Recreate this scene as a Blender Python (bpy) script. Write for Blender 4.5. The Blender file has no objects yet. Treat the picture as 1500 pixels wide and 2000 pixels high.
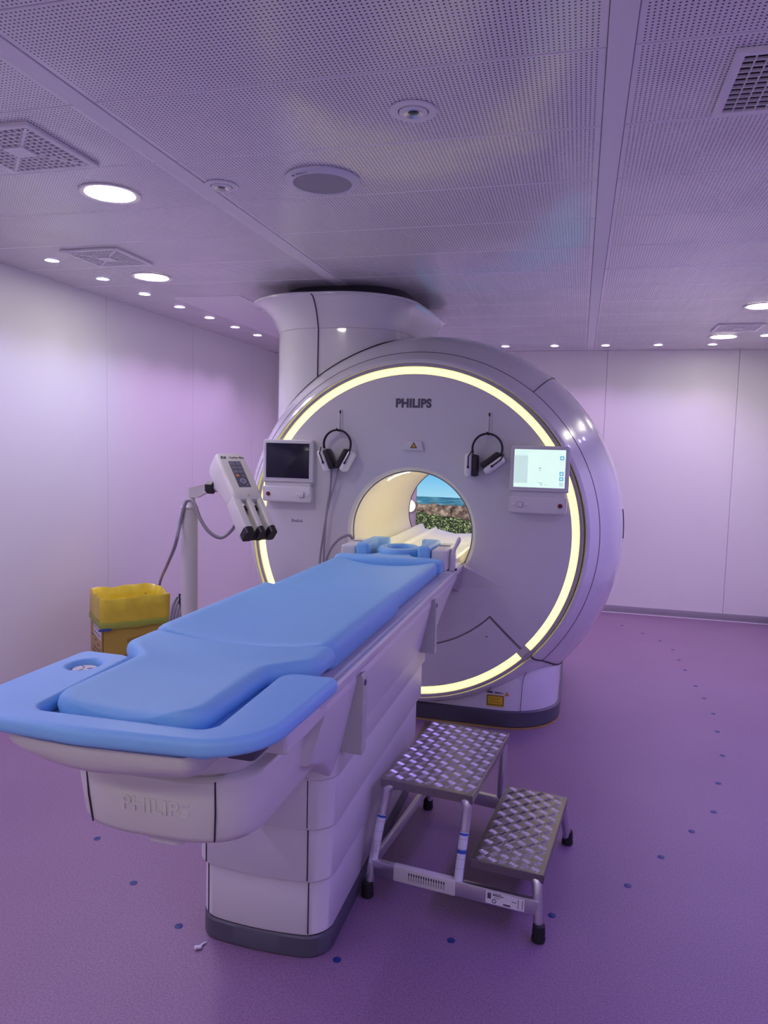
import bpy, bmesh, math, random
from mathutils import Matrix, Vector
random.seed(7)
S = bpy.context.scene
COL = S.collection
PI = math.pi
def rad(a): return a * PI / 180

# ------------------------------------------------------------------ camera
YAW, PITCH, ROLL, FPX, CAMZ = 0.25671705, -0.08713797, 0.02594469, 1438.54, 1.6
def cam_basis(y, p, r):
    f = Vector((-math.sin(y) * math.cos(p), math.cos(y) * math.cos(p), math.sin(p)))
    r0 = Vector((math.cos(y), math.sin(y), 0)); u0 = r0.cross(f)
    return (r0 * math.cos(r) + u0 * math.sin(r), -r0 * math.sin(r) + u0 * math.cos(r), f)
R_, U_, F_ = cam_basis(YAW, PITCH, ROLL)
cd = bpy.data.cameras.new('camera'); cam = bpy.data.objects.new('camera', cd); COL.objects.link(cam)
cd.sensor_fit = 'HORIZONTAL'; cd.sensor_width = 36; cd.lens = FPX / 1500 * 36
cd.clip_start = 0.02; cd.clip_end = 60
B_ = -F_
cam.matrix_world = Matrix(((R_.x, U_.x, B_.x, 0), (R_.y, U_.y, B_.y, 0), (R_.z, U_.z, B_.z, CAMZ), (0, 0, 0, 1)))
S.camera = cam
def pix(x, y):
    return R_ * (x - 750) + U_ * (1000 - y) + F_ * FPX
def at_z(x, y, z):
    d = pix(x, y); t = (z - CAMZ) / d.z; return Vector((d.x * t, d.y * t, z))
def at_y(x, y, Y):
    d = pix(x, y); t = Y / d.y; return Vector((d.x * t, Y, CAMZ + d.z * t))

# ------------------------------------------------------------------ world, exposure, lamp strengths
w = bpy.data.worlds.new('world'); S.world = w; w.use_nodes = True
w.node_tree.nodes['Background'].inputs[0].default_value = (0.02, 0.02, 0.03, 1)
w.node_tree.nodes['Background'].inputs[1].default_value = 0.2
S.view_settings.view_transform = 'Standard'; S.view_settings.look = 'None'
S.view_settings.exposure = 0.70; S.view_settings.gamma = 1.0
S.view_settings.use_curve_mapping = False
LED_W = 13.5          # each small coloured wall washer
DOWN_E = 34.0        # radiance of the round white downlights
RING_E = 1.55        # radiance of the yellow ring

# ------------------------------------------------------------------ materials
MATS = {}
def mat(name, col, rough=0.5, metal=0.0, emit=None, estr=0.0, noise=0.04, nscale=12.0, bump=0.0, bscale=200.0, coat=0.0, spec=0.5):
    if name in MATS: return MATS[name]
    m = bpy.data.materials.new(name); m.use_nodes = True
    nt = m.node_tree; b = nt.nodes['Principled BSDF']
    tc = nt.nodes.new('ShaderNodeTexCoord')
    n = nt.nodes.new('ShaderNodeTexNoise'); n.inputs['Scale'].default_value = nscale; n.inputs['Detail'].default_value = 4
    nt.links.new(tc.outputs['Object'], n.inputs['Vector'])
    mix = nt.nodes.new('ShaderNodeMix'); mix.data_type = 'RGBA'
    k0, k1 = 1 - noise, 1 + noise
    mix.inputs[6].default_value = (col[0] * k0, col[1] * k0, col[2] * k0, 1)
    mix.inputs[7].default_value = (min(col[0] * k1, 1), min(col[1] * k1, 1), min(col[2] * k1, 1), 1)
    nt.links.new(n.outputs['Fac'], mix.inputs[0]); nt.links.new(mix.outputs[2], b.inputs['Base Color'])
    b.inputs['Roughness'].default_value = rough; b.inputs['Metallic'].default_value = metal
    b.inputs['Coat Weight'].default_value = coat; b.inputs['Coat Roughness'].default_value = 0.05
    b.inputs['Specular IOR Level'].default_value = spec
    if emit:
        b.inputs['Emission Color'].default_value = (*emit, 1); b.inputs['Emission Strength'].default_value = estr
    if bump:
        n2 = nt.nodes.new('ShaderNodeTexNoise'); n2.inputs['Scale'].default_value = bscale; n2.inputs['Detail'].default_value = 3
        nt.links.new(tc.outputs['Object'], n2.inputs['Vector'])
        bp = nt.nodes.new('ShaderNodeBump'); bp.inputs['Strength'].default_value = bump; bp.inputs['Distance'].default_value = 0.002
        nt.links.new(n2.outputs['Fac'], bp.inputs['Height']); nt.links.new(bp.outputs['Normal'], b.inputs['Normal'])
    MATS[name] = m; return m

def M(*a): return mat(*a)
WALL = mat('wall_paint', (0.82, 0.81, 0.82), 0.45, noise=0.015, nscale=3)
SHELL = mat('gloss_white_shell', (0.74, 0.74, 0.77), 0.22, noise=0.01, coat=0.55)
FACE = mat('satin_white_face', (0.70, 0.70, 0.73), 0.42, noise=0.01)
PLAST = mat('white_plastic', (0.74, 0.74, 0.74), 0.4, noise=0.015)
CREAM = mat('bore_liner_cream', (0.80, 0.775, 0.70), 0.38, noise=0.01)
GROOVE = mat('groove_grey', (0.42, 0.39, 0.45), 0.6)
SEAM = mat('seam_dark', (0.03, 0.025, 0.04), 0.6)
KICK = mat('kick_grey', (0.085, 0.085, 0.11), 0.45)
BLUE = mat('foam_blue_vinyl', (0.245, 0.57, 0.93), 0.5, noise=0.03, nscale=6, bump=0.12, bscale=400)
TRAYB = mat('foam_blue_smooth', (0.25, 0.57, 0.98), 0.42, noise=0.02, nscale=5, bump=0.05, bscale=500)
BLACK = mat('black_plastic', (0.012, 0.012, 0.016), 0.45)
RUBBER = mat('black_rubber', (0.01, 0.01, 0.012), 0.7)
GREYC = mat('grey_cable', (0.30, 0.29, 0.33), 0.5)
METALW = mat('painted_light_grey', (0.62, 0.61, 0.58), 0.4, noise=0.02)
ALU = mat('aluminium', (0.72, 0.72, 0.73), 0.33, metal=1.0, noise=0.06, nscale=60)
TREAD = mat('chequer_aluminium', (0.30, 0.28, 0.27), 0.36, metal=1.0, noise=0.12, nscale=60, bump=0.2, bscale=120)  # dark brownish base carries the reflection of darker surroundings
BAR = mat('chequer_bar_bright', (0.80, 0.79, 0.80), 0.24, metal=1.0, noise=0.10, nscale=90)  # brighter and smoother than the plate so the raised bars stand out
CARD = mat('yellow_cardboard', (0.46, 0.34, 0.05), 0.75, noise=0.06, nscale=20)
CARDT = mat('tan_cardboard', (0.52, 0.38, 0.15), 0.75, noise=0.08, nscale=15)
BAG = mat('yellow_plastic_bag', (0.70, 0.57, 0.04), 0.30, noise=0.22, nscale=11, bump=1.0, bscale=22)
GREENT = mat('green_tape', (0.33, 0.40, 0.05), 0.4, noise=0.1)
WHITEP = mat('white_paper', (0.78, 0.78, 0.82), 0.6)
INK = mat('ink_dark', (0.03, 0.03, 0.05), 0.6)
LOGO = mat('logo_grey', (0.09, 0.085, 0.12), 0.45)
DOTB = mat('floor_dot_blue', (0.012, 0.03, 0.16), 0.5)
YEL = mat('label_yellow', (0.75, 0.55, 0.02), 0.5)
GOLD = mat('floor_strip_ochre', (0.42, 0.28, 0.08), 0.4)
NAVY = mat('dark_screen', (0.008, 0.009, 0.028), 0.12)
REDB = mat('red_button', (0.16, 0.01, 0.015), 0.35)
LIPG = mat('lip_warm_white', (0.76, 0.75, 0.70), 0.4)
BRK = mat('bracket_grey_green', (0.50, 0.52, 0.48), 0.45)
VENTD = mat('vent_shade', (0.012, 0.012, 0.016), 0.8)
CEILW = mat('ceiling_paint', (0.82, 0.80, 0.83), 0.38, noise=0.01)
SPKG = mat('speaker_mesh_grey', (0.33, 0.32, 0.38), 0.5, bump=0.3, bscale=900)
PLATEB = mat('floor_hatch_brown', (0.12, 0.085, 0.08), 0.5)
BASEG = mat('baseboard_grey', (0.33, 0.30, 0.36), 0.5)
FLOORP = None

def emis(name, col, s):
    m = bpy.data.materials.new(name); m.use_nodes = True; nt = m.node_tree
    b = nt.nodes['Principled BSDF']; b.inputs['Base Color'].default_value = (0.8, 0.8, 0.8, 1)
    b.inputs['Emission Color'].default_value = (*col, 1); b.inputs['Emission Strength'].default_value = s
    return m
RINGM = emis('ring_light_yellow', (1.0, 0.86, 0.16), RING_E)
RINGOFF = mat('ring_frosted_end', (0.72, 0.70, 0.62), 0.4)
BOREFILL = emis('bore_fill_glow_warm', (1.0, 0.85, 0.50), 20.0)
DOWNM = emis('downlight_glow', (1.0, 0.95, 0.80), DOWN_E)
SCRON = emis('screen_mint', (0.60, 0.88, 0.70), 0.58)
SCRDIM = emis('screen_mint_dim', (0.50, 0.78, 0.66), 0.47)
ICON = emis('screen_icon_teal', (0.03, 0.22, 0.30), 0.8)
ICONL = emis('screen_icon_light', (0.25, 0.65, 0.75), 0.9)
WGLOW = emis('wall_glow_warm', (1.0, 0.86, 0.45), 2.4)

def floor_mat():
    m = bpy.data.materials.new('vinyl_floor'); m.use_nodes = True; nt = m.node_tree; b = nt.nodes['Principled BSDF']
    tc = nt.nodes.new('ShaderNodeTexCoord')
    n = nt.nodes.new('ShaderNodeTexNoise'); n.inputs['Scale'].default_value = 160; n.inputs['Detail'].default_value = 3
    v = nt.nodes.new('ShaderNodeTexVoronoi'); v.inputs['Scale'].default_value = 95
    n2 = nt.nodes.new('ShaderNodeTexNoise'); n2.inputs['Scale'].default_value = 1.6; n2.inputs['Detail'].default_value = 5
    for q in (n, v, n2): nt.links.new(tc.outputs['Object'], q.inputs['Vector'])
    r = nt.nodes.new('ShaderNodeValToRGB')
    r.color_ramp.elements[0].position = 0.34; r.color_ramp.elements[0].color = (0.195, 0.118, 0.20, 1)
    r.color_ramp.elements[1].position = 0.66; r.color_ramp.elements[1].color = (0.295, 0.188, 0.295, 1)
    nt.links.new(n.outputs['Fac'], r.inputs['Fac'])
    mx = nt.nodes.new('ShaderNodeMix'); mx.data_type = 'RGBA'; mx.blend_type = 'MULTIPLY'; mx.inputs[0].default_value = 0.35
    nt.links.new(r.outputs['Color'], mx.inputs[6])
    rr = nt.nodes.new('ShaderNodeValToRGB'); rr.color_ramp.elements[0].position = 0.35; rr.color_ramp.elements[0].color = (0.75, 0.72, 0.75, 1)
    rr.color_ramp.elements[1].position = 0.7; rr.color_ramp.elements[1].color = (1, 1, 1, 1)
    nt.links.new(n2.outputs['Fac'], rr.inputs['Fac']); nt.links.new(rr.outputs['Color'], mx.inputs[7])
    nt.links.new(mx.outputs[2], b.inputs['Base Color'])
    b.inputs['Roughness'].default_value = 0.48
    return m
FLOORM = floor_mat()

def perf_mat(name, hx, hy, pitch=0.0132, hole=0.0030):
    """painted steel panel with a field of small round perforations; plain margin round the edge"""
    m = bpy.data.materials.new(name); m.use_nodes = True; nt = m.node_tree; b = nt.nodes['Principled BSDF']
    tc = nt.nodes.new('ShaderNodeTexCoord'); sp = nt.nodes.new('ShaderNodeSeparateXYZ'); nt.links.new(tc.outputs['Object'], sp.inputs[0])
    def mth(op, a, c=None):
        q = nt.nodes.new('ShaderNodeMath'); q.operation = op
        for i, s in enumerate((a, c)):
            if s is None: continue
            if isinstance(s, (int, float)): q.inputs[i].default_value = s
            else: nt.links.new(s, q.inputs[i])
        return q.outputs[0]
    def cell(o): return mth('SUBTRACT', mth('FRACT', mth('ADD', mth('DIVIDE', o, pitch), 1000.0)), 0.5)
    fx, fy = cell(sp.outputs['X']), cell(sp.outputs['Y'])
    d2 = mth('ADD', mth('MULTIPLY', fx, fx), mth('MULTIPLY', fy, fy))
    inh = mth('LESS_THAN', d2, (hole / pitch) ** 2)
    mx_ = mth('LESS_THAN', mth('ABSOLUTE', sp.outputs['X']), hx - 0.014); my_ = mth('LESS_THAN', mth('ABSOLUTE', sp.outputs['Y']), hy - 0.010)
    k = mth('MULTIPLY', inh, mth('MULTIPLY', mx_, my_))
    mix = nt.nodes.new('ShaderNodeMix'); mix.data_type = 'RGBA'
    mix.inputs[6].default_value = (0.82, 0.80, 0.83, 1); mix.inputs[7].default_value = (0.05, 0.045, 0.06, 1)
    nt.links.new(k, mix.inputs[0]); nt.links.new(mix.outputs[2], b.inputs['Base Color'])
    b.inputs['Roughness'].default_value = 0.21
    nz = nt.nodes.new('ShaderNodeTexNoise'); nz.inputs['Scale'].default_value = 2.2; nz.inputs['Detail'].default_value = 1
    gp = nt.nodes.new('ShaderNodeNewGeometry'); nt.links.new(gp.outputs['Position'], nz.inputs['Vector'])
    bp = nt.nodes.new('ShaderNodeBump'); bp.inputs['Strength'].default_value = 0.35; bp.inputs['Distance'].default_value = 0.05
    nt.links.new(nz.outputs['Fac'], bp.inputs['Height']); nt.links.new(bp.outputs['Normal'], b.inputs['Normal'])
    return m

def sea_mat():
    m = bpy.data.materials.new('seascape_screen'); m.use_nodes = True; nt = m.node_tree; b = nt.nodes['Principled BSDF']
    b.inputs['Base Color'].default_value = (0.01, 0.01, 0.01, 1); b.inputs['Roughness'].default_value = 0.3
    tc = nt.nodes.new('ShaderNodeTexCoord'); sp = nt.nodes.new('ShaderNodeSeparateXYZ'); nt.links.new(tc.outputs['Object'], sp.inputs[0])
    def mth(op, a, c=None):
        q = nt.nodes.new('ShaderNodeMath'); q.operation = op
        for i, s in enumerate((a, c)):
            if s is None: continue
            if isinstance(s, (int, float)): q.inputs[i].default_value = s
            else: nt.links.new(s, q.inputs[i])
        return q.outputs[0]
    def noise(scale, det=6, stretch=None):
        n = nt.nodes.new('ShaderNodeTexNoise'); n.inputs['Scale'].default_value = scale; n.inputs['Detail'].default_value = det; n.inputs['Roughness'].default_value = 0.65
        if stretch:
            mp = nt.nodes.new('ShaderNodeMapping'); mp.inputs['Scale'].default_value = stretch
            nt.links.new(tc.outputs['Object'], mp.inputs[0]); nt.links.new(mp.outputs[0], n.inputs['Vector'])
        else: nt.links.new(tc.outputs['Object'], n.inputs['Vector'])
        return n.outputs['Fac']
    def ramp(f, *st):
        r = nt.nodes.new('ShaderNodeValToRGB'); e = r.color_ramp.elements
        while len(e) < len(st): e.new(0.5)
        for q, (p, c) in zip(e, st): q.position = p; q.color = (*c, 1)
        nt.links.new(f, r.inputs['Fac']); return r.outputs['Color']
    def mixc(f, a, c):
        q = nt.nodes.new('ShaderNodeMix'); q.data_type = 'RGBA'
        nt.links.new(f, q.inputs[0]); nt.links.new(a, q.inputs[6]); nt.links.new(c, q.inputs[7]); return q.outputs[2]
    x, z = sp.outputs['X'], sp.outputs['Z']
    sky = ramp(mth('ADD', mth('MULTIPLY', z, 1.6), 0.35), (0.2, (0.36, 0.70, 0.86)), (0.75, (0.10, 0.46, 0.82)))
    sea = ramp(noise(22, 5, (0.25, 1, 3.0)), (0.35, (0.02, 0.12, 0.22)), (0.55, (0.05, 0.24, 0.36)), (0.70, (0.45, 0.60, 0.68)))
    rock = ramp(noise(16, 9), (0.36, (0.02, 0.018, 0.02)), (0.52, (0.22, 0.15, 0.11)), (0.66, (0.55, 0.44, 0.36)))
    vor = nt.nodes.new('ShaderNodeTexVoronoi'); vor.inputs['Scale'].default_value = 60; nt.links.new(tc.outputs['Object'], vor.inputs['Vector'])
    bush = ramp(mth('ADD', mth('MULTIPLY', vor.outputs['Distance'], 0.45), mth('MULTIPLY', noise(22, 8), 0.70)), (0.36, (0.72, 0.74, 0.48)), (0.47, (0.22, 0.29, 0.11)), (0.60, (0.02, 0.035, 0.012)))
    c = mixc(mth('LESS_THAN', z, -0.055), sky, sea)
    edge = mth('ADD', mth('MULTIPLY', mth('SUBTRACT', noise(7, 4), 0.5), 0.16), -0.135)
    c = mixc(mth('LESS_THAN', z, edge), c, rock)
    edge2 = mth('ADD', mth('ADD', mth('MULTIPLY', mth('SUBTRACT', noise(9, 4), 0.5), 0.12), -0.30), mth('MULTIPLY', x, -0.10))
    c = mixc(mth('LESS_THAN', z, edge2), c, bush)
    nt.links.new(c, b.inputs['Emission Color']); b.inputs['Emission Strength'].default_value = 0.62
    return m

# ------------------------------------------------------------------ mesh helpers
def link(o): COL.objects.link(o); return o
def finish(name, me, m, parent=None, smooth=30):
    if m and not me.materials: me.materials.append(m)
    if smooth:
        me.polygons.foreach_set('use_smooth', [True] * len(me.polygons)); me.set_sharp_from_angle(angle=rad(smooth))
    o = link(bpy.data.objects.new(name, me))
    if parent is not None:
        o.parent = parent; o.matrix_parent_inverse = world_of(parent).inverted()
    return o
def world_of(o):
    mw = Matrix.LocRotScale(o.location, o.rotation_euler, o.scale)
    if o.parent: mw = world_of(o.parent) @ o.matrix_parent_inverse @ mw
    return mw
def raw(name, vs, fs, m, parent=None, smooth=30, fix=True):
    me = bpy.data.meshes.new(name); me.from_pydata([tuple(v) for v in vs], [], fs)
    if fix:
        bm = bmesh.new(); bm.from_mesh(me); bmesh.ops.recalc_face_normals(bm, faces=bm.faces); bm.to_mesh(me); bm.free()
    me.validate(); return finish(name, me, m, parent, smooth)
def from_bm(name, bm, m, parent=None, smooth=30):
    me = bpy.data.meshes.new(name); bm.to_mesh(me); bm.free(); return finish(name, me, m, parent, smooth)
def add_box(bm, x0, x1, y0, y1, z0, z1, bev=0.0, seg=2, mtx=None):
    r = bmesh.ops.create_cube(bm, size=1.0)
    vs = r['verts']
    for v in vs: v.co = Vector(((x0 + x1) / 2 + v.co.x * (x1 - x0), (y0 + y1) / 2 + v.co.y * (y1 - y0), (z0 + z1) / 2 + v.co.z * (z1 - z0)))
    if bev:
        es = list({e for v in vs for e in v.link_edges})
        rb = bmesh.ops.bevel(bm, geom=es, offset=bev, segments=seg, profile=0.5, affect='EDGES')
        vs = list({v for f in rb['faces'] for v in f.verts} | {v for v in vs if v.is_valid})
    if mtx is not None:
        for v in vs: v.co = mtx @ v.co
def box(name, x0, x1, y0, y1, z0, z1, m, parent=None, bev=0.0, seg=2, mtx=None):
    bm = bmesh.new(); add_box(bm, x0, x1, y0, y1, z0, z1, bev, seg, mtx); return from_bm(name, bm, m, parent)
def tube_data(pts, r, n=10, closed=False, rs=None):
    pts = [Vector(p) for p in pts]; N = len(pts); vs, fs = [], []
    up = Vector((0.13, 0.2, 0.97)).normalized(); prev = None
    for i, p in enumerate(pts):
        a = pts[(i - 1) % N] if (closed or i) else p; c = pts[(i + 1) % N] if (closed or i < N - 1) else p
        t = (c - a).normalized()
        if prev is None:
            u = t.cross(up)
            if u.length < 0.05: u = t.cross(Vector((1, 0, 0)))
        else: u = prev - t * prev.dot(t)
        u.normalize(); prev = u; v = t.cross(u); rr = rs[i] if rs else r
        for k in range(n):
            an = 2 * PI * k / n; vs.append(p + (u * math.cos(an) + v * math.sin(an)) * rr)
    for i in range(N if closed else N - 1):
        for k in range(n):
            j = (i + 1) % N; fs.append((i * n + k, i * n + (k + 1) % n, j * n + (k + 1) % n, j * n + k))
    if not closed:
        fs.append(tuple(range(n))[::-1]); fs.append(tuple((N - 1) * n + k for k in range(n)))
    return vs, fs
def tube(name, pts, r, m, parent=None, n=10, closed=False, rs=None):
    vs, fs = tube_data(pts, r, n, closed, rs); return raw(name, vs, fs, m, parent, 50)
def spline(pts, k=6):
    """Catmull-Rom through the points"""
    P = [Vector(p) for p in pts]; P = [P[0] * 2 - P[1]] + P + [P[-1] * 2 - P[-2]]; out = []
    for i in range(1, len(P) - 2):
        for j in range(k):
            t = j / k; a, b, c, d = P[i - 1], P[i], P[i + 1], P[i + 2]
            out.append(0.5 * ((2 * b) + (c - a) * t + (2 * a - 5 * b + 4 * c - d) * t * t + (3 * b - a - 3 * c + d) * t ** 3))
    out.append(P[-2]); return out
def rpoly(pts, k=6):
    """[(x, y, radius)] -> rounded outline"""
    out = []; N = len(pts)
    for i in range(N):
        x, y, r = pts[i]; p = Vector((x, y)); a = Vector(pts[i - 1][:2]) - p; c = Vector(pts[(i + 1) % N][:2]) - p
        if r <= 0: out.append((x, y)); continue
        la, lc = a.length, c.length; a.normalize(); c.normalize()
        ang = math.acos(max(-1, min(1, a.dot(c)))); d = min(r / math.tan(ang / 2), la * 0.48, lc * 0.48); rr = d * math.tan(ang / 2)
        cen = p + (a + c).normalized() * (rr / math.sin(ang / 2)); s = p + a * d - cen; e = p + c * d - cen
        a0 = math.atan2(s.y, s.x); a1 = math.atan2(e.y, e.x); da = (a1 - a0 + PI) % (2 * PI) - PI
        for j in range(k + 1):
            t = a0 + da * j / k; out.append((cen.x + rr * math.cos(t), cen.y + rr * math.sin(t)))
    return out
def slab(name, loops, depth, bev, m, parent=None, mtx=Matrix(), res=3, smooth=35):
    """flat shape (first loop outer, the rest holes) with real thickness and rounded edges; local z from 0 to depth"""
    cu = bpy.data.curves.new(name, 'CURVE'); cu.dimensions = '2D'; cu.fill_mode = 'BOTH'
    def area(l): return sum(l[i - 1][0] * l[i][1] - l[i][0] * l[i - 1][1] for i in range(len(l)))
    for li, lp in enumerate(loops):
        if (area(lp) > 0) != (li == 0): lp = lp[::-1]
        s = cu.splines.new('POLY'); s.points.add(len(lp) - 1); s.use_cyclic_u = True
        for q, p in zip(s.points, lp): q.co = (p[0], p[1], 0, 1)
    cu.extrude = max(depth / 2 - bev, 0.00005); cu.bevel_depth = bev; cu.bevel_resolution = res; cu.offset = -bev
    t = bpy.data.objects.new('tmp', cu); COL.objects.link(t)
    bpy.context.view_layer.update()
    me = bpy.data.meshes.new_from_object(t.evaluated_get(bpy.context.evaluated_depsgraph_get()))
    bpy.data.objects.remove(t); bpy.data.curves.remove(cu)
    me.transform(mtx @ Matrix.Translation((0, 0, depth / 2))); me.materials.clear()
    bm = bmesh.new(); bm.from_mesh(me); bmesh.ops.remove_doubles(bm, verts=bm.verts, dist=1e-5); bmesh.ops.recalc_face_normals(bm, faces=bm.faces); bm.to_mesh(me); bm.free()
    return finish(name, me, m, parent, smooth)
def text(name, body, size, m, parent, mtx, ext=0.0008, off=0.0, spacing=1.0, sx=1.0):
    cu = bpy.data.curves.new(name, 'FONT'); cu.body = body; cu.size = size; cu.align_x = 'CENTER'; cu.align_y = 'CENTER'
    cu.extrude = ext; cu.offset = off; cu.space_character = spacing
    t = bpy.data.objects.new('tmp', cu); COL.objects.link(t); bpy.context.view_layer.update()
    me = bpy.data.meshes.new_from_object(t.evaluated_get(bpy.context.evaluated_depsgraph_get()))
    bpy.data.objects.remove(t); bpy.data.curves.remove(cu)
    me.transform(mtx @ Matrix.Diagonal((sx, 1, 1, 1))); me.materials.clear()
    return finish(name, me, m, parent, 0)
def face_m(x, y, z, tilt=0.0):
    """local x -> world X, local y -> world Z, local z -> toward the viewer (-Y)"""
    return Matrix.Translation((x, y, z)) @ Matrix.Rotation(rad(90) - tilt, 4, 'X')
def lathe(name, prof, a0, a1, n, m, parent, cx, cz, cap=None, sx=1.0, smooth=25, close_prof=False):
    vs, fs = [], []; K = len(prof); full = abs(a1 - a0) > 359.9
    N = n if full else n + 1
    for i in range(N):
        th = rad(a0 + (a1 - a0) * i / n)
        for (y, r) in prof:
            rr = min(r, cap(math.degrees(th))) if cap else r
            vs.append((cx + rr * math.cos(th) * sx, y, cz + rr * math.sin(th)))
    for i in range(N if full else N - 1):
        j = (i + 1) % N
        for k in range(K if close_prof else K - 1):
            k2 = (k + 1) % K; fs.append((i * K + k, i * K + k2, j * K + k2, j * K + k))
    return raw(name, vs, fs, m, parent, smooth)
def disc_loft(name, rings, m, parent, smooth=35, caps=True):
    """rings: list of equal-length loops of 3D points"""
    n = len(rings[0]); vs = [p for r in rings for p in r]; fs = []
    for i in range(len(rings) - 1):
        for k in range(n): fs.append((i * n + k, i * n + (k + 1) % n, (i + 1) * n + (k + 1) % n, (i + 1) * n + k))
    if caps: fs.append(tuple(range(n))[::-1]); fs.append(tuple((len(rings) - 1) * n + k for k in range(n)))
    return raw(name, vs, fs, m, parent, smooth)
def zlathe(name, prof, m, parent, x, y, n=32, smooth=30, ring=False):
    """prof [(r, z)] about a vertical axis"""
    rings = [[(x + r * math.cos(2 * PI * k / n), y + r * math.sin(2 * PI * k / n), z) for k in range(n)] for r, z in prof]
    if ring: rings.append(rings[0])
    return disc_loft(name, rings, m, parent, smooth, not ring)
def thing(name, label, cat, loc=(0, 0, 0), group=None):
    o = link(bpy.data.objects.new(name, None)); o.empty_display_size = 0.1; o.location = loc
    o['label'] = label; o['category'] = cat
    if group: o['group'] = group
    return o
def tag(o, label, cat, group=None):
    o['label'] = label; o['category'] = cat
    if group: o['group'] = group
    return o
def struct(o): o['kind'] = 'structure'; return o
def circ(cx, cy, r, n=32, ry=None): return [(cx + r * math.cos(2 * PI * k / n), cy + (ry or r) * math.sin(2 * PI * k / n)) for k in range(n)]

# ------------------------------------------------------------------ room shell
XL, XR, YF, YB, ZC = -3.32, 1.86, -1.7, 7.71, 2.613
struct(box('floor', XL - 0.1, XR + 0.1, YF - 0.1, YB + 0.1, -0.1, 0, FLOORM))
ceil = struct(box('ceiling', XL - 0.1, XR + 0.1, YF - 0.1, YB + 0.1, ZC + 0.012, ZC + 0.1, CEILW))
wl = struct(box('wall_left', XL - 0.1, XL, YF, YB, 0, ZC + 0.05, mat('wall_joint_grey', (0.74, 0.72, 0.75), 0.6)))
wb = struct(box('wall_back', XL, XR, YB, YB + 0.1, 0, ZC + 0.05, MATS['wall_joint_grey']))
wr = struct(box('wall_right', XR, XR + 0.1, YF, YB, 0, ZC + 0.05, MATS['wall_joint_grey']))
wf = struct(box('wall_front', XL, XR, YF - 0.1, YF, 0, ZC + 0.05, MATS['wall_joint_grey']))
def wall_panels(parent, a0, a1, joints, mk):
    e = [a0] + [j for j in joints if a0 < j < a1] + [a1]
    for p, q in zip(e[:-1], e[1:]): mk(p + 0.002, q - 0.002, parent)
wall_panels(wl, YF, YB, [4.665 + 1.218 * k for k in range(-6, 4)], lambda p, q, pr: box('wall_panel', XL - 0.005, XL + 0.012, p, q, 0.07, ZC, WALL, pr, 0.0015, 1))
wall_panels(wr, YF, YB, [4.665 + 1.218 * k for k in range(-6, 4)], lambda p, q, pr: box('wall_panel', XR - 0.012, XR + 0.005, p, q, 0.07, ZC, WALL, pr, 0.0015, 1))
wall_panels(wb, XL, XR, [0.222 + 1.2 * k for k in range(-4, 3)], lambda p, q, pr: box('wall_panel', p, q, YB - 0.012, YB + 0.005, 0.07, ZC, WALL, pr, 0.0015, 1))
wall_panels(wf, XL, XR, [0.222 + 1.2 * k for k in range(-4, 3)], lambda p, q, pr: box('wall_panel', p, q, YF - 0.005, YF + 0.012, 0.07, ZC, WALL, pr, 0.0015, 1))
struct(box('baseboard_back', XL, XR, YB - 0.022, YB + 0.002, 0, 0.075, BASEG, None, 0.004, 2))
struct(box('baseboard_left', XL - 0.002, XL + 0.022, YF, YB - 0.022, 0, 0.075, BASEG, None, 0.004, 2))
struct(box('baseboard_right', XR - 0.022, XR + 0.002, YF, YB - 0.022, 0, 0.075, BASEG, None, 0.004, 2))
box('weld_bead', XL + 0.02, XR - 0.02, YB - 0.030, YB - 0.021, 0, 0.006, WHITEP, bpy.data.objects['baseboard_back'])

# ceiling: rows of perforated panels carried by two plain rails
PITCH_Y = 0.4635; Y00 = 2.012
cols = [(XL + 0.006, -1.536), (-1.466, 0.018), (0.086, XR - 0.006)]
rows = [(Y00 + PITCH_Y * k, Y00 + PITCH_Y * (k + 1)) for k in range(-8, 12)]
for (x0, x1) in cols:
    hx, hy = (x1 - x0) / 2, PITCH_Y / 2
    pm = perf_mat('perforated_panel', hx, hy)
    me = None
    for (y0, y1) in rows:
        if me is None:
            o = box('ceiling_panel', -hx, hx, -hy + 0.0018, hy - 0.0018, 0, 0.016, pm, None, 0.002, 1); me = o.data
        else: o = link(bpy.data.objects.new('ceiling_panel', me))
        o.parent = ceil; o.location = ((x0 + x1) / 2, (y0 + y1) / 2, ZC)
for xc in (-1.501, 0.052):
    box('ceiling_rail', xc - 0.0325, xc + 0.0325, YF, YB, ZC - 0.003, ZC + 0.015, CEILW, ceil, 0.001, 1)
box('ceiling_border', XL + 0.004, XR - 0.004, rows[-1][1] + 0.002, YB - 0.012, ZC + 0.001, ZC + 0.016, CEILW, ceil)

box('access_panel', -2.82, -2.30, 4.72, 6.56, ZC - 0.004, ZC + 0.002, CEILW, ceil, 0.0015, 1)

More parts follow.
